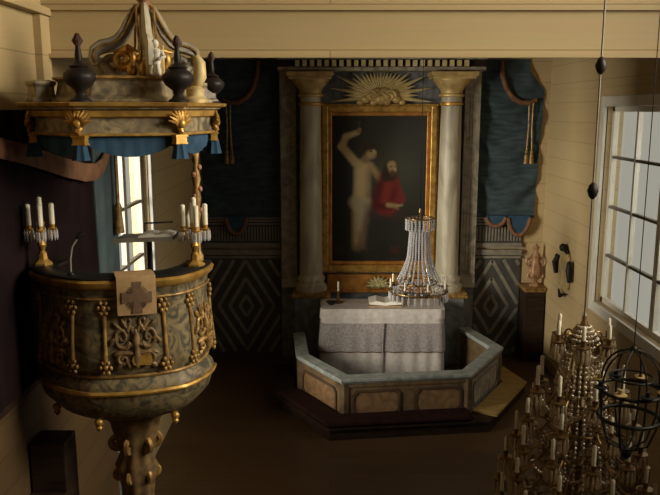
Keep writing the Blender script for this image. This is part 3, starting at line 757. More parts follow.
for v in (-1, 0, 1):
    m = MB(); d0 = 60 * v
    def at(dg, dz, lift=.008): return pol(surf(d0 + dg, 2.51 + dz) + lift, d0 + dg, 2.51 + dz)
    m.tube([at(0, -.125), at(0, -.08), at(0, -.03), at(0, .02), at(0, .07)], [.02, .028, .016, .026, .01], 8)
    for s in (-1, 1):
        for (cx_, cz_, rd, rz, tn, st) in ((8.5, .03, 5.0, .058, 1.35, -.75), (8.0, -.085, 4.0, .036, -1.3, .60), (4.2, .105, 3.0, .034, 1.2, -.7)):
            P = [at(0, cz_ * .45 - .02)]
            for i in range(22):
                t = i / 21; an_ = (st + tn * 2 * t) * PI; k_ = 1 - .82 * t
                P.append(at(s * (cx_ + rd * k_ * math.cos(an_)), cz_ + rz * k_ * math.sin(an_)))
            m.tube(P, [.011] + [.013 * (1 - .5 * i / 21) for i in range(22)], 6)
        for (d1, z1, d2, z2) in ((4, .0, 6.5, -.035), (11, .085, 14, .11), (13, .02, 16, -.01), (5, .06, 2.5, .10), (10, -.05, 14, -.06), (5.5, -.10, 4, -.135), (10, -.115, 13, -.135), (6, .085, 8.5, .125)):
            q1, q2 = at(s * d1, z1), at(s * d2, z2); md = (Vector(q1) + Vector(q2)) / 2
            m.tube([at(s * d1 * .8, z1 * .85), q1, md, q2], [.006, .013, .016, .003], 6)
    m.build('foliage_carving', GOLD2 if v else BROWNC, pu)
m = MB(); m.prism([(-.05, -.022), (.05, -.03), (.06, 0), (.05, .03), (-.05, .022), (-.06, 0)], 'y', -.012, .012)
Mc = Matrix.Translation(Vector(pol(surf(3, 2.42) + .012, 3, 2.42))) @ Matrix.Rotation(ROT + math.radians(3), 4, 'Z')
for vtx in m.bm.verts: vtx.co = Mc @ vtx.co
m.build('cartouche', GOLD, pu)
for v in (-2, -1, 0):
    d0 = 60 * v + 30
    p0 = pol(.46, d0, 2.065); m = MB(); m.ball(p0, .028, .8, 10); m.lathe([(.005, p0[2] - .05), (.022, p0[2] - .03), (.012, p0[2] - .01)], p0[0], p0[1], 10); m.build('drop_knob', GOLD, pu)
m = MB()
m.lathe([(.14, .0), (.20, .02), (.21, .12), (.14, .16), (.11, .3), (.09, .7), (.10, 1.1), (.13, 1.35), (.10, 1.45), (.11, 1.55), (.135, 1.66), (.10, 1.74), (.115, 1.80), (.14, 1.88), (.16, 1.96), (.24, 2.03)], PX + .02, PY, 40, fn=lambda a, z: 1 + (.07 * math.cos(8 * a) if z > 1.2 else 0))
m.build('pedestal', BROWNC, pu)
for k in range(6):
    a = 2 * PI * k / 6 + .3; ux = (math.cos(a), math.sin(a), 0)
    m = MB(); m.tube(spiral((PX + .02 + .12 * ux[0], PY + .12 * ux[1], 1.82), .055, .012, 1.5, PI * .8, ux, (0, 0, 1)), .022, 6); m.build('pedestal_scroll', GOLD2, pu)
    m = MB(); m.tube(spiral((PX + .02 + .11 * ux[0], PY + .11 * ux[1], 1.60), .045, .012, -1.5, -PI * .8, ux, (0, 0, 1)), .020, 6); m.build('pedestal_scroll', GOLD2, pu)
def zmap(z): return z if z > 2.8 else 2.8 - (2.8 - z) * (ZS if z > 1.9 else ZS - (ZS - 1) * min(1, (1.9 - z) / 1.9 + .0) )
for o_ in pu.children_recursive:
    for vtx in o_.data.vertices:
        x_, y_, z_ = vtx.co
        vtx.co = (x_, y_ * SQ, zmap(z_))
def rim(r, deg):
    x_, y_, _ = pol(r, deg, 0); return x_, PY + (y_ - PY) * SQ

# cloth with cross hanging over the rim
an = thing('pulpit_cloth', (PX + .1, PY - .6, 2.86), 'tan cloth with brown cross hung over the pulpit rim', 'cloth')
def sheet_on_rim(mb, d0, hw, z0, off, th):
    f = hexf(.32); rows = [(.43, 2.866), (.53, 2.868), (.585, 2.862), (.592, 2.84), (.588, 2.78), (.582, 2.74), (.584, z0)]
    A = []; B = []
    for r, z in rows:
        ra, rb = [], []
        for i in range(13):
            w = hw * (-1 + i / 6); R = r * f(ang(d0), z)
            a = ang(d0); n = Vector((math.cos(a), math.sin(a), 0)); t = Vector((-n.y, n.x, 0))
            up = Vector((0, 0, 1)) if r < .56 else n
            sagr = R - (w * w) / (2.4 * R) * .8
            p = Vector((PX, PY, z)) + n * sagr + t * w + up * off
            ra.append(mb.bm.verts.new(p + up * th)); rb.append(mb.bm.verts.new(p))
        A.append(ra); B.append(rb)
    F = []
    for j in range(len(rows) - 1):
        for i in range(12):
            F.append(mb.bm.faces.new((A[j][i], A[j][i + 1], A[j + 1][i + 1], A[j + 1][i]))); F.append(mb.bm.faces.new((B[j][i], B[j + 1][i], B[j + 1][i + 1], B[j][i + 1])))
        for e in (0, 12): F.append(mb.bm.faces.new((A[j][e], A[j + 1][e], B[j + 1][e], B[j][e])))
    for j in (0, len(rows) - 1):
        for i in range(12): F.append(mb.bm.faces.new((A[j][i], A[j][i + 1], B[j][i + 1], B[j][i])))
    mb._fin(F, True)
CD = 1.5
m = MB(); sheet_on_rim(m, CD, .112, 2.635, .0, .006); m.build('cloth', TAN, an)
def cross_pt(u, w):      # u across, w height above the bottom of the cloth
    a = ang(CD); n = Vector((math.cos(a), math.sin(a), 0)); t = Vector((-n.y, n.x, 0))
    R = .588 * hexf(.32)(a, 0) - u * u / (2.4 * .58) * .8 + .0075
    return Vector((PX, PY, 2.635 + .105 + (w - .145) * .95)) + n * R + t * u * .88
m = MB()
def flat(mb, poly):
    a = ang(CD); n = Vector((math.cos(a), math.sin(a), 0))
    mb.rings([[cross_pt(u, w) - n * .003 for u, w in poly], [cross_pt(u, w) + n * .003 for u, w in poly]], False)
for q in range(4):
    c_, s_ = [(1, 0), (0, 1), (-1, 0), (0, -1)][q]
    flat(m, [(c_ * x - s_ * y, .145 + (s_ * x + c_ * y)) for x, y in ((.012, -.02), (.05, -.026), (.098, -.034), (.098, .034), (.05, .026), (.012, .02))])
flat(m, [(.022 * math.cos(i * PI / 4), .145 + .022 * math.sin(i * PI / 4)) for i in range(8)])
m.build('cross_emblem', CROSSB, an)
m = MB()
for q in range(4):
    for e in (-.2, 0, .2):
        a_ = PI / 4 + q * PI / 2 + e; c_, s_ = math.cos(a_), math.sin(a_)
        flat(m, [(c_ * .035 + s_ * .003, .145 + s_ * .035 - c_ * .003), (c_ * .080 + s_ * .003, .145 + s_ * .080 - c_ * .003), (c_ * .080 - s_ * .003, .145 + s_ * .080 + c_ * .003), (c_ * .035 - s_ * .003, .145 + s_ * .035 + c_ * .003)])
flat(m, [(.037 * math.cos(i * PI / 8), .145 + .037 * math.sin(i * PI / 8)) for i in range(16)])
m.build('embroidered_rays', CROSSB, an)
for o_ in an.children_recursive:
    for vtx in o_.data.vertices: vtx.co.y = (vtx.co.y + an.location.y - PY) * SQ + PY - an.location.y

# ------------------------------------------------------------------ sounding board (canopy)
PXB = PX; PX = PX + .06
sbd = thing('pulpit_canopy', (PX, PY, 3.66), 'hexagonal marbled pulpit canopy with gilt cornice and blue valance', 'canopy')
def hexring(R, z, sub=1): return [pol(R * .965, 30 + 60 * k, z) for k in range(6)]
def hexstack(mb, L): return mb.rings([hexring(r, z) for r, z in L], False)
SX = PX - .02
m = MB(); hexstack(m, [(.50, 3.655), (.555, 3.66), (.555, 3.675), (.54, 3.68), (.54, 3.76)]); m.build('frieze', MARBLE_D, sbd)
m = MB(); hexstack(m, [(.545, 3.655), (.562, 3.66), (.562, 3.672), (.545, 3.675)]); m.build('lower_moulding', GOLD, sbd)
m = MB(); hexstack(m, [(.54, 3.755), (.575, 3.765), (.58, 3.795), (.575, 3.797)]); m.build('gilt_band', GOLD, sbd)
m = MB(); hexstack(m, [(.57, 3.795), (.60, 3.806), (.60, 3.815)]); m.build('cornice', MARBLE_D, sbd)
m = MB(); hexstack(m, [(.60, 3.812), (.635, 3.822), (.642, 3.838), (.62, 3.842), (.45, 3.842)]); m.build('cornice_edge', GOLD, sbd)
m = MB(); hexstack(m, [(.46, 3.842), (.46, 3.86), (.41, 3.88), (.39, 3.96), (.41, 3.97), (.41, 3.985), (.36, 3.985)]); m.build('upper_tier', MARBLE_D, sbd, bevel=.008)
m = MB(); hexstack(m, [(.405, 3.968), (.422, 3.975), (.422, 3.988), (.40, 3.99)]); m.build('tier_moulding', GOLD2, sbd)
# scalloped valance, one swag per face
for k in range(6):
    A_, B_ = Vector(pol(.507, 30 + 60 * (k - 1), 0)), Vector(pol(.507, 30 + 60 * k, 0)); m = MB()
    top, bot, topb, botb = [], [], [], []
    nrm = ((A_ + B_) / 2 - Vector((PX, PY, 0))).normalized()
    nn = 24
    for i in range(nn + 1):
        u = i / nn; p = A_.lerp(B_, u); d = .028 + .085 * (4 * u * (1 - u)) ** .9
        w = .010 * math.sin(i * 1.9)
        q = p + nrm * (w * .5)
        top.append(m.bm.verts.new((p.x, p.y, 3.655))); bot.append(m.bm.verts.new((q.x, q.y, 3.655 - d)))
        r_ = p - nrm * .012; s_ = q - nrm * .012
        topb.append(m.bm.verts.new((r_.x, r_.y, 3.655))); botb.append(m.bm.verts.new((s_.x, s_.y, 3.655 - d)))
    F = []
    for i in range(nn):
        F += [m.bm.faces.new((top[i], top[i + 1], bot[i + 1], bot[i])), m.bm.faces.new((topb[i], botb[i], botb[i + 1], topb[i + 1])),
              m.bm.faces.new((bot[i], bot[i + 1], botb[i + 1], botb[i])), m.bm.faces.new((top[i], topb[i], topb[i + 1], top[i + 1]))]
    for e in (0, nn): F.append(m.bm.faces.new((top[e], bot[e], botb[e], topb[e])))
    m._fin(F, True); m.build('valance_swag', TEAL, sbd)
def cherub(deg):
    """winged head bracket at a corner, with a clasp and a cloth tail under it"""
    a = ang(deg); n = Vector((math.cos(a), math.sin(a), 0)); t = Vector((-n.y, n.x, 0)); c0 = Vector(pol(.538, deg, 3.725))
    m = MB(); m.ball(c0 + n * .012, .026, 1.15, 12)
    for s in (-1, 1):
        for j in range(5):
            e = math.radians(12 + 17 * j); d = t * s * math.cos(e) + Vector((0, 0, math.sin(e)))
            m.tube([c0 + t * s * .015 - Vector((0, 0, .01)), c0 + d * .045 + n * .016, c0 + d * .082 + n * .004], [.014, .013, .004], 6)
    m.tube([c0 - Vector((0, 0, .02)), c0 + n * .014 - Vector((0, 0, .045)), c0 - Vector((0, 0, .065))], [.022, .016, .010], 8)
    m.build('winged_bracket', GOLD, sbd)
    m = MB(); b = Vector(pol(.53, deg, 0)); M = Matrix.Translation((b.x, b.y, 3.638)) @ Matrix.Rotation(a, 4, 'Z')
    m.box(-.02, .02, -.036, .036, -.026, .026, M); m.box(-.026, .026, -.042, .042, .014, .026, M); m.box(-.024, .024, -.040, .040, -.026, -.018, M); m.build('clasp', GOLD, sbd)
    m = MB(); rg = []
    for z, w in ((3.613, .03), (3.575, .036), (3.53, .045)):
        rg.append([(b.x + (w * (1 + .12 * math.cos(7 * q)) * math.cos(q)), b.y + (w * (1 + .12 * math.cos(7 * q)) * math.sin(q)), z) for q in [2 * PI * i / 28 for i in range(28)]])
    m.rings(rg); m.build('valance_tail', TEAL, sbd)
for v in (-30, 30, 90, -90): cherub(v)
m = MB()
for k in range(6):
    if k == 0: pass
m.bm.free()
def urn(deg, R, s=1.0, name='urn'):
    x, y, z = pol(R, deg, 3.842); m = MB()
    P = [(.060, 0), (.062, .012), (.04, .025), (.028, .045), (.035, .07), (.075, .10), (.094, .135), (.092, .16), (.066, .185), (.05, .195), (.058, .205), (.03, .22), (.018, .235), (.022, .26), (.016, .30), (.012, .33)]
    m.lathe([(r * s, z + h * s) for r, h in P], x, y, 24, fn=lambda a, q: 1 + .03 * math.cos(10 * a)); o = m.build('urn', DARKURN, sbd)
    m = MB(); zt = z + .33 * s
    for q in range(5):
        a = 2 * PI * q / 5
        m.tube([(x, y, zt - .02 * s), (x + .022 * s * math.cos(a), y + .022 * s * math.sin(a), zt + .02 * s), (x + .006 * s * math.cos(a), y + .006 * s * math.sin(a), zt + .06 * s)], [.008 * s, .013 * s, .003 * s], 6)
    m.ball((x, y, zt + .03 * s), .014 * s, 2.2, 8)
    m.build('flame_finial', FLAME, o)
urn(-30, .50, .92); urn(30, .535, .92); urn(90, .53, .80)
for dg, m_ in ((-90, MARBLE_D), (90, MARBLE_D), (150, MARBLE_D), (-150, MARBLE_D)):
    x, y, z = pol(.47, dg, 3.842); m = MB()
    m.lathe([(.10, z), (.10, z + .02), (.085, z + .03), (.08, z + .09), (.095, z + .105), (.095, z + .12), (.05, z + .13)], x, y, 4, smooth=False)
    m.build('corner_block', m_, sbd, bevel=.006)
# crown of scrolls
cr_c = (PX + .14, PY)
prof = [(.285, 4.065), (.30, 4.10), (.29, 4.14), (.25, 4.165), (.20, 4.175), (.155, 4.20), (.115, 4.25), (.08, 4.32), (.055, 4.37), (.035, 4.40)]
for k in range(4):
    a = ang(90 * k); ux = Vector((math.cos(a), math.sin(a), 0)); tg = Vector((-ux.y, ux.x, 0))
    P = [Vector((cr_c[0], cr_c[1], z)) + ux * r for r, z in prof]
    m = MB(); m.tube(P, [.026, .03, .032, .034, .034, .032, .030, .028, .024, .02], 8, flat=1.7, up=None)
    m.tube(spiral(Vector((cr_c[0], cr_c[1], 4.06)) + ux * .205, .075, .015, 1.4, 0, ux, (0, 0, -1)), .024, 8, up=tuple(tg))
    rib = m.build('crown_scroll', MARBLE_C if k in (0, 2) else MARBLE, sbd)
    m = MB()
    for s in (-1, 1): m.tube([p + tg * s * .05 + Vector((0, 0, .006)) for p in P], .008, 6)
    m.build('gilt_edge', GOLD2, rib)
    m = MB(); m.tube([Vector((cr_c[0], cr_c[1], 3.985)) + ux * .20, Vector((cr_c[0], cr_c[1], 4.03)) + ux * .225, Vector((cr_c[0], cr_c[1], 4.08)) + ux * .26], [.05, .035, .03], 8); m.build('scroll_foot', MARBLE, rib)
m = MB(); m.lathe([(.05, 4.375), (.06, 4.39), (.05, 4.41), (.03, 4.42), (.045, 4.44), (.065, 4.48), (.05, 4.53), (.01, 4.56)], cr_c[0], cr_c[1], 20); m.build('crown_knob', PINKGOLD, sbd)
m = MB()
for s in (-1, 1):
    m.tube(spiral((cr_c[0] + s * .11, cr_c[1] - .10, 4.09), .065, .012, 1.6, PI * .6, (s, 0, 0), (0, 0, 1)), .020, 8)
    m.tube([(cr_c[0] + s * .02, cr_c[1] - .08, 4.12), (cr_c[0] + s * .08, cr_c[1] - .11, 4.15), (cr_c[0] + s * .17, cr_c[1] - .07, 4.13)], [.015, .03, .01], 8)
m.lathe([(.06, 3.987), (.035, 4.01), (.02, 4.05), (.05, 4.09), (.03, 4.13)], cr_c[0], cr_c[1] - .07, 16)
m.ball((cr_c[0] - .03, cr_c[1] - .22, 4.02), .032, 1, 12); m.ball((cr_c[0] + .04, cr_c[1] - .22, 4.025), .036, 1.3, 12)
m.build('crown_carving', GOLD, sbd)
# little white statue on the upper tier
sx, sy, sz = -.985, PY - .27, 3.992
m = MB()
st = thing('statuette', (sx, sy, sz), 'small white carved figure standing on the pulpit canopy', 'statuette')
m.lathe([(.030, sz), (.034, sz + .02), (.026, sz + .05), (.036, sz + .10), (.040, sz + .125), (.026, sz + .145), (.012, sz + .152)], sx, sy, 16)
m.ball((sx + .004, sy - .008, sz + .172), .022, 1.15, 12)
for s in (-1, 1):
    m.tube([(sx + s * .034, sy, sz + .13), (sx + s * .056, sy - .018, sz + .10), (sx + s * .03, sy - .04, sz + .085)], [.014, .011, .008], 8)
    m.tube([(sx + s * .014, sy - .012, sz + .06), (sx + s * .018, sy - .02, sz + .03), (sx + s * .018, sy - .028, sz + .004)], [.016, .012, .010], 8)
m.build('body', WHITE, st)
m = MB(); m.box(sx - .045, sx + .045, sy + .03, sy + .045, sz + .002, sz + .17); m.build('backplate', PALEGOLD, st, bevel=.01)
m = MB()
x, y, _ = pol(.46, 58, 3.85); zc_ = 3.99
m.tube([(x - .01, y, 3.90), (x + .01, y, 3.94), (x + .03, y, zc_), (x + .03, y, 4.07), (x + .01, y, 4.11)], [.02, .03, .04, .036, .02], 10)
m.lathe([(.075, 3.842), (.075, 3.86), (.05, 3.88), (.055, 3.92), (.03, 3.94)], x, y, 12)
m.build('cream_scroll', PALEGOLD, sbd)

PX = PXB
# carved post between pulpit rim and canopy
cp_x, cp_y = rim(.47, 80)
po = thing('carved_post', (cp_x, cp_y, 2.86), 'slender carved pink and gold post under right side of pulpit canopy', 'post')
m = MB(); z0 = 2.86
m.lathe([(.03, z0), (.032, z0 + .03), (.016, z0 + .06), (.014, z0 + .25), (.026, z0 + .30), (.018, z0 + .34), (.03, z0 + .40), (.016, z0 + .46), (.028, z0 + .52), (.014, z0 + .60), (.024, z0 + .68), (.012, z0 + .74), (.02, z0 + .79)], cp_x, cp_y, 16); m.build('shaft', GOLD2, po)
m = MB()
for k in range(9):
    a = k * 2.1; m.ball((cp_x + .022 * math.cos(a), cp_y + .022 * math.sin(a), z0 + .32 + .045 * k), .016, 1.2, 8)
m.build('roses', PINK, po)
m = MB(); bx = cp_x - .045
m.tube([(bx + .02, cp_y, z0 + .14), (bx - .005, cp_y - .01, z0 + .20), (bx - .01, cp_y - .01, z0 + .28), (bx + .01, cp_y, z0 + .36)], [.012, .026, .018, .008], 8)
m.tube(spiral((bx - .02, cp_y - .01, z0 + .21), .035, .008, 1.3, 0, (-1, 0, 0), (0, 0, 1)), .012, 6)
tag(m.build('white_scroll', WHITE, po), 'white carved scroll')

# reading desk, microphone, sheet
rd = thing('reading_desk', (PX + .18, PY - .05, 2.2), 'thin dark reading desk rising above the pulpit rim', 'lectern')
m = MB(); m.lathe([(.10, 2.202), (.10, 2.22), (.018, 2.24), (.016, 3.005)], PX + .17, PY + .0, 16); m.build('post', BLACK, rd)
M = Matrix.Translation((PX + .17, PY + .0, 3.02)) @ Matrix.Rotation(math.radians(-2), 4, 'Y')
m = MB(); m.box(-.19, .17, -.12, .12, -.008, .006, M); m.build('board', BLACK, rd)
m = MB(); m.box(-.19, .17, -.13, -.12, -.010, .016, M); m.build('ledge', GREY2, rd)
m = MB(); m.tube([(PX + .12, PY + .10, 3.02), (PX + .12, PY + .10, 3.09), (PX + .30, PY + .10, 3.10)], .006, 6); m.build('lamp_bar', BLACK, rd)
M2 = M @ Matrix.Translation((.06, -.02, .0075))
m = MB()
for s in (-1, 1):
    m.prism([(0, .016), (s * .05, .026), (s * .10, .016), (s * .10, .0), (0, .0)], 'y', -.09, .09)
for vtx in m.bm.verts: vtx.co = M2 @ vtx.co
o = m.build('open_book', PAPER); tag(o, 'open white book on the reading desk in the pulpit', 'book')
mc = thing('microphone', (-1.50, 4.16, 2.86), 'black gooseneck microphone on the pulpit rim', 'microphone')
mx_, my_ = rim(.50, -42); mc.location = (mx_, my_, 2.858)
m = MB(); m.lathe([(.022, 2.859), (.022, 2.872), (.008, 2.876)], mx_, my_, 16); m.build('base', BLACK, mc)
m = MB(); m.tube([(mx_, my_, 2.87), (mx_ + .002, my_, 2.95), (mx_ + .012, my_ + .01, 3.02), (mx_ + .045, my_ + .02, 3.075)], .006, 8); m.build('gooseneck', GREY2, mc)
m = MB(); m.tube([(mx_ + .04, my_ + .018, 3.07), (mx_ + .055, my_ + .022, 3.088), (mx_ + .078, my_ + .03, 3.10)], [.010, .016, .012], 10); m.build('windscreen', BLACK, mc)

# candelabra on the rim
def candelabrum(x, y, label):
    t = thing('candelabrum', (x, y, 2.858), label, 'candelabrum', 'candelabra on the pulpit rim')
    z = 2.859; m = MB()
    m.lathe([(.058, z), (.060, z + .012), (.045, z + .022), (.030, z + .034), (.026, z + .07)], x, y, 6, smooth=False); m.build('base', GOLD, t)
    m = MB(); m.lathe([(.026, z + .07), (.015, z + .085), (.018, z + .10), (.028, z + .125), (.015, z + .15), (.012, z + .18), (.024, z + .205), (.014, z + .23), (.024, z + .255), (.024, z + .265)], x, y, 16); m.build('stem', GOLD, t)
    m = MB(); m.lathe([(.009, z + .265), (.0155, z + .266), (.0155, z + .415), (.004, z + .422)], x, y, 14); m.build('candle', WAX, t)
    for k in range(4):
        a = k * PI / 2 + .35; u = Vector((math.cos(a), math.sin(a), 0)); c0 = Vector((x, y, z))
        m = MB(); m.tube([c0 + Vector((0, 0, .19)), c0 + u * .03 + Vector((0, 0, .165)), c0 + u * .06 + Vector((0, 0, .18)), c0 + u * .068 + Vector((0, 0, .215))], .008, 8)
        q = c0 + u * .068
        m.lathe([(.008, q.z + .21), (.024, q.z + .22), (.026, q.z + .226), (.014, q.z + .23), (.016, q.z + .25)], q.x, q.y, 14); ar_ = m.build('arm', GOLD, t)
        m = MB(); m.lathe([(.0155, q.z + .245), (.0155, q.z + .375), (.004, q.z + .38)], q.x, q.y, 14); m.build('candle', WAX, t)
        m = MB()
        for j in range(8):
            b = 2 * PI * j / 8; px_, py_ = q.x + .026 * math.cos(b), q.y + .026 * math.sin(b)
            m.lathe([(.002, q.z + .218), (.006, q.z + .205), (.007, q.z + .17), (.002, q.z + .150)], px_, py_, 6, smooth=False)
        m.build('crystal_drops', CRYSTAL, ar_)
    return t
x, y = rim(.485, -98); candelabrum(x, y, 'gilt five-candle candelabrum on the left side of the pulpit rim')
x, y = rim(.485, 58); candelabrum(x, y, 'gilt five-candle candelabrum on the right side of the pulpit rim')

# dark stair to the pulpit along the left wall
ps = thing('pulpit_stair', (-1.8, 4.5, 0), 'dark wooden stair against left wall under the pulpit', 'stair')
for k in range(5):
    y1 = 5.06 - k * .0; 
    m = MB(); m.box(XL + .02, -1.70, 4.42 - k * .22, 4.64 - k * .22, 0, 1.70 - k * .33); m.build('step', DARKWOOD, ps, bevel=.01)

# ------------------------------------------------------------------ crystal chandelier before the altar
KX, KY = 1.10, 8.95
kh = thing('crystal_chandelier', (KX, KY, 1.5), 'crystal bead chandelier hanging before the right end of the altar', 'chandelier')
dzk = -.12
R0, R1, R2, zt, zm, zl = .17, .135, .36, 2.50, 2.30, 1.60
m = MB(); m.torus((KX, KY, zt), R0, .010); m.torus((KX, KY, zt - .03), R0 * .95, .006); m.build('crown_ring', BRASS, kh)
m = MB(); m.torus((KX, KY, zl), R2, .013, n=40); m.torus((KX, KY, zl + .10), R2 * .62, .010); m.build('lower_ring', BRASS, kh)
m = MB(); m.lathe([(.006, 1.5), (.02, 1.53), (.008, 1.58), (.012, 2.0), (.02, 2.1), (.008, 2.2), (.008, 2.55), (.02, 2.58), (.006, 2.62)], KX, KY, 12); m.build('stem', BRASS, kh)
m = MB(); m.tube([(KX, KY, 2.62), (KX, KY, ZC)], .004, 6); m.build('cord', IRON, kh)
def beads(mb, pts, r, n=6):
    for p in pts:
        mb.ball(p, r, 1.25, n)
import itertools
NS = 22
for k in range(NS):
    a = 2 * PI * k / NS; cs_, sn = math.cos(a), math.sin(a); P = []
    for i in range(7):
        P.append((KX + R0 * cs_, KY + R0 * sn, zt - .02 - i * .028)) if i < 5 else None
    N = 22
    for i in range(N + 1):
        t = i / N; r = R1 * (1 - t) ** .0 * (.92 + .0 * t) + .055 * t ** 1.5 if t < .86 else 0
        r = .118 + .045 * t + .13 * max(0, t - .5) ** 1.4 * 2
        P.append((KX + r * cs_, KY + r * sn, zm + .03 - t * (zm - zl - .10)))
    m = MB(); beads(m, P, .0125); m.tube(P, .003, 4); m.build('bead_strand', CRYSTAL, kh)
for k in range(28):
    a = 2 * PI * k / 28; m = MB(); x, y = KX + R2 * math.cos(a), KY + R2 * math.sin(a)
    m.lathe([(.002, zl - .01), (.012, zl - .03), (.014, zl - .09), (.002, zl - .13)], x, y, 6, smooth=False)
    for i in range(6):
        t = i / 6; m.ball((KX + R2 * (1 - t * .45) * math.cos(a), KY + R2 * (1 - t * .45) * math.sin(a), zl + .02 + t * .10 - .06 * math.sin(PI * t)), .0115, 1, 6)
    m.build('crystal_drop', CRYSTAL, kh)
for k in range(8):
    a = 2 * PI * k / 8 + .2; x, y = KX + R2 * math.cos(a), KY + R2 * math.sin(a)
    m = MB(); m.lathe([(.008, zl + .01), (.035, zl + .03), (.037, zl + .037), (.013, zl + .04), (.014, zl + .06)], x, y, 12); ca = m.build('candle_cup', BRASS, kh)
    m = MB(); m.lathe([(.011, zl + .055), (.011, zl + .16), (.003, zl + .165)], x, y, 10); m.build('candle', WAX, ca)

# ------------------------------------------------------------------ brass chandelier in the foreground
BX, BY = 1.585, 4.45
bc = thing('brass_chandelier', (BX, BY, 1.2), 'large tiered brass and crystal chandelier hanging in the right foreground', 'chandelier')
ztop = 2.52
m = MB(); m.tube([(BX, BY, ztop), (BX, BY, ZN)], .006, 8); tag(m.build('hanging_rod', GREY2, bc), 'long thin hanging rod')
for zz in (4.055, 3.32):
    m = MB(); m.lathe([(.008, zz - .05), (.022, zz - .035), (.034, zz), (.022, zz + .035), (.008, zz + .05)], BX, BY, 16); tag(m.build('rod_knob', DARKURN, bc), 'dark knob on the hanging rod')
m = MB(); m.lathe([(.012, 1.05), (.05, 1.09), (.075, 1.16), (.05, 1.23), (.022, 1.27), (.03, 1.40), (.055, 1.47), (.03, 1.54), (.018, 1.60), (.026, 1.75), (.05, 1.82), (.026, 1.90), (.016, 1.97), (.022, 2.10), (.045, 2.17), (.024, 2.24), (.014, 2.30), (.03, 2.40), (.045, 2.45), (.02, 2.50), (.012, 2.54)], BX, BY, 24); m.build('baluster', BRASS, bc)
def tier(zh, R, n, ph, cand=.13):
    m = MB(); m.torus((BX, BY, zh - .03), R * .55, .010, n=36); m.build('tier_ring', BRASS, bc)
    for k in range(n):
        a = 2 * PI * k / n + ph; u = Vector((math.cos(a), math.sin(a), 0)); c0 = Vector((BX, BY, zh)); Z = Vector((0, 0, 1))
        m = MB(); m.tube([c0 + u * .02, c0 + u * R * .25 + Z * .06, c0 + u * R * .5 + Z * .03, c0 + u * R * .72 - Z * .05, c0 + u * R * .92 - Z * .045, c0 + u * R + Z * .015], [.011, .011, .010, .010, .010, .009], 8)
        m.tube(spiral(c0 + u * R * .55 + Z * .045, .04, .008, 1.3, -PI / 2, u, Z, 14), .006, 6)
        q = c0 + u * R
        m.lathe([(.008, q.z + .01), (.042, q.z + .022), (.046, q.z + .03), (.014, q.z + .034), (.017, q.z + .07), (.013, q.z + .072)], q.x, q.y, 16)
        arm = m.build('arm', BRASS, bc)
        m = MB(); m.lathe([(.0125, q.z + .06), (.0125, q.z + .06 + cand), (.003, q.z + .07 + cand)], q.x, q.y, 12); m.build('candle', WAX, arm)
        m = MB()
        for j in range(10):
            b = 2 * PI * j / 10; x, y = q.x + .042 * math.cos(b), q.y + .042 * math.sin(b)
            m.lathe([(.001, q.z + .02), (.008, q.z + .0), (.010, q.z - .05), (.001, q.z - .08)], x, y, 6, smooth=False)
        m.build('crystal_drops', CRYSTAL_W, arm)
def swags(zh, R, n, ph, drop):
    for k in range(n):
        a, b = 2 * PI * k / n + ph, 2 * PI * (k + 1) / n + ph; m = MB(); P = []
        for i in range(13):
            t = i / 12; w_ = a + (b - a) * t; r = R * (1 - .12 * math.sin(PI * t))
            P.append((BX + r * math.cos(w_), BY + r * math.sin(w_), zh + .02 - drop * math.sin(PI * t))); m.ball(P[-1], .0105, 1.2, 6)
        m.tube(P, .003, 4); m.build('bead_swag', CRYSTAL_W, bc)
swags(2.36, .16, 6, .2, .07); swags(2.02, .26, 8, 0, .09); swags(1.66, .37, 10, .25, .10); swags(1.32, .47, 12, .1, .10)
tier(2.36, .17, 6, .2, .09); tier(2.02, .27, 8, .0); tier(1.84, .33, 7, .5, .10); tier(1.66, .38, 10, .25); tier(1.50, .44, 9, .0, .10); tier(1.32, .48, 12, .1)
NG = 26
for k in range(NG):
    a = 2 * PI * k / NG; m = MB(); cs_, sn = math.cos(a), math.sin(a); WP = []
    for (za, ra, zb_, rb, n, sag) in ((2.47, .04, 2.37, .10, 4, .0), (2.36, .10, 2.03, .16, 11, .0), (2.0, .16, 1.66, .23, 12, .02), (1.64, .23, 1.32, .29, 11, .02)):
        for i in range(n):
            t = i / n; r = ra + (rb - ra) * t - sag * math.sin(PI * t); WP.append((BX + r * cs_, BY + r * sn, za + (zb_ - za) * t)); m.ball(WP[-1], .0115, 1.2, 6)
    m.tube(WP, .003, 4); m.build('bead_strand', CRYSTAL_W, bc)

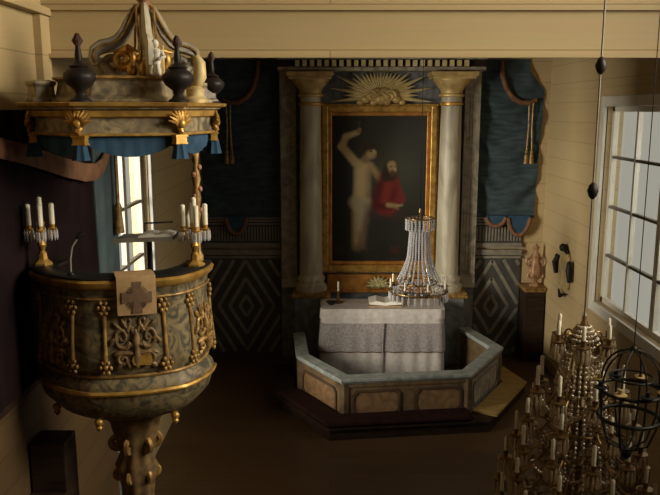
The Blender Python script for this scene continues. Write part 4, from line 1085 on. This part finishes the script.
# wrought iron crown chandelier at the right edge
IX, IY = 1.655, 3.86
ic = thing('iron_crown', (IX, IY, 1.8), 'dark wrought iron crown chandelier with hoops at the right edge', 'chandelier')
for zz, R, r in ((2.36, .115, .006), (2.285, .165, .010), (2.13, .16, .012)):
    m = MB(); m.torus((IX, IY, zz), R, r, n=40); m.build('hoop', IRON, ic)
for k in range(4):
    a = k * PI / 4 + .1; u = Vector((math.cos(a), math.sin(a), 0)); m = MB(); P = []
    for i in range(17):
        t = PI * i / 16; P.append(Vector((IX, IY, 2.285 + .23 * math.sin(t) ** .8)) + u * .165 * math.cos(t))
    m.tube(P, .0055, 6); m.build('bail_arch', IRON, ic)
for k in range(8):
    a = k * PI / 4 + .1; u = Vector((math.cos(a), math.sin(a), 0)); m = MB(); c0 = Vector((IX, IY, 0))
    m.tube([c0 + u * .165 + Vector((0, 0, 2.285)), c0 + u * .16 + Vector((0, 0, 2.13)), c0 + u * .11 + Vector((0, 0, 1.98)), c0 + Vector((0, 0, 1.93))], .0055, 6); up_ = m.build('strut', IRON, ic)
    q = c0 + u * .175
    m = MB(); m.lathe([(.006, 2.29), (.034, 2.305), (.036, 2.312), (.012, 2.315), (.013, 2.34)], q.x, q.y, 14); cup = m.build('candle_pan', PALEGOLD if k % 2 else IRON, ic)
m = MB(); m.ball((IX, IY, 1.915), .03, 1.2); m.build('finial', IRON, ic)
m = MB(); m.ball((IX, IY, 2.52), .02); m.build('top_ring', IRON, ic)
m = MB(); m.tube([(IX, IY, 2.53), (IX, IY, ZN)], .0025, 6); m.build('chain', IRON, ic)

# ------------------------------------------------------------------ light
def area(name, loc, target, sx, sy, power, color, spread=180):
    l = bpy.data.lights.new(name, 'AREA'); l.shape = 'RECTANGLE'; l.size = sx; l.size_y = sy; l.energy = power; l.color = color; l.spread = math.radians(spread)
    o = bpy.data.objects.new(name, l); col.objects.link(o); o.location = loc
    o.rotation_euler = (Vector(target) - Vector(loc)).to_track_quat('-Z', 'Y').to_euler(); return o
area('fill_nave', (XR + .9, 3.0, 5.3), (-1.2, 4.5, 3.1), 3.0, 2.2, 235, (1, .88, .70), 75)  # added fill lamp behind the invented nave window, narrowed towards the pulpit
area('daylight_chancel_right', (XR + .8, 6.9, 3.1), (1.0, 9.3, .4), 2.2, 2.0, 55, (1, .95, .86))
area('daylight_chancel_left', (-8.4, 2.7, 3.5), (2.0, 10.2, 2.6), 5.0, 4.6, 9500, (1, .90, .76))
w = bpy.data.worlds.new('overcast'); scn.world = w; w.use_nodes = True
w.node_tree.nodes['Background'].inputs[0].default_value = (1.0, .92, .78, 1); w.node_tree.nodes['Background'].inputs[1].default_value = .80

# ------------------------------------------------------------------ camera
cam = bpy.data.cameras.new('camera'); co = bpy.data.objects.new('camera', cam); col.objects.link(co)
cam.sensor_width = 36; cam.lens = 740 / 660 * 36; cam.clip_start = .05
co.location = (0, 0, 3.8); co.rotation_euler = (PI / 2 - math.radians(10.53), 0, 0)
scn.camera = co
scn.view_settings.view_transform = 'Standard'; scn.view_settings.look = 'None'
scn.view_settings.exposure = -0.9; scn.view_settings.gamma = 1; scn.view_settings.use_curve_mapping = False
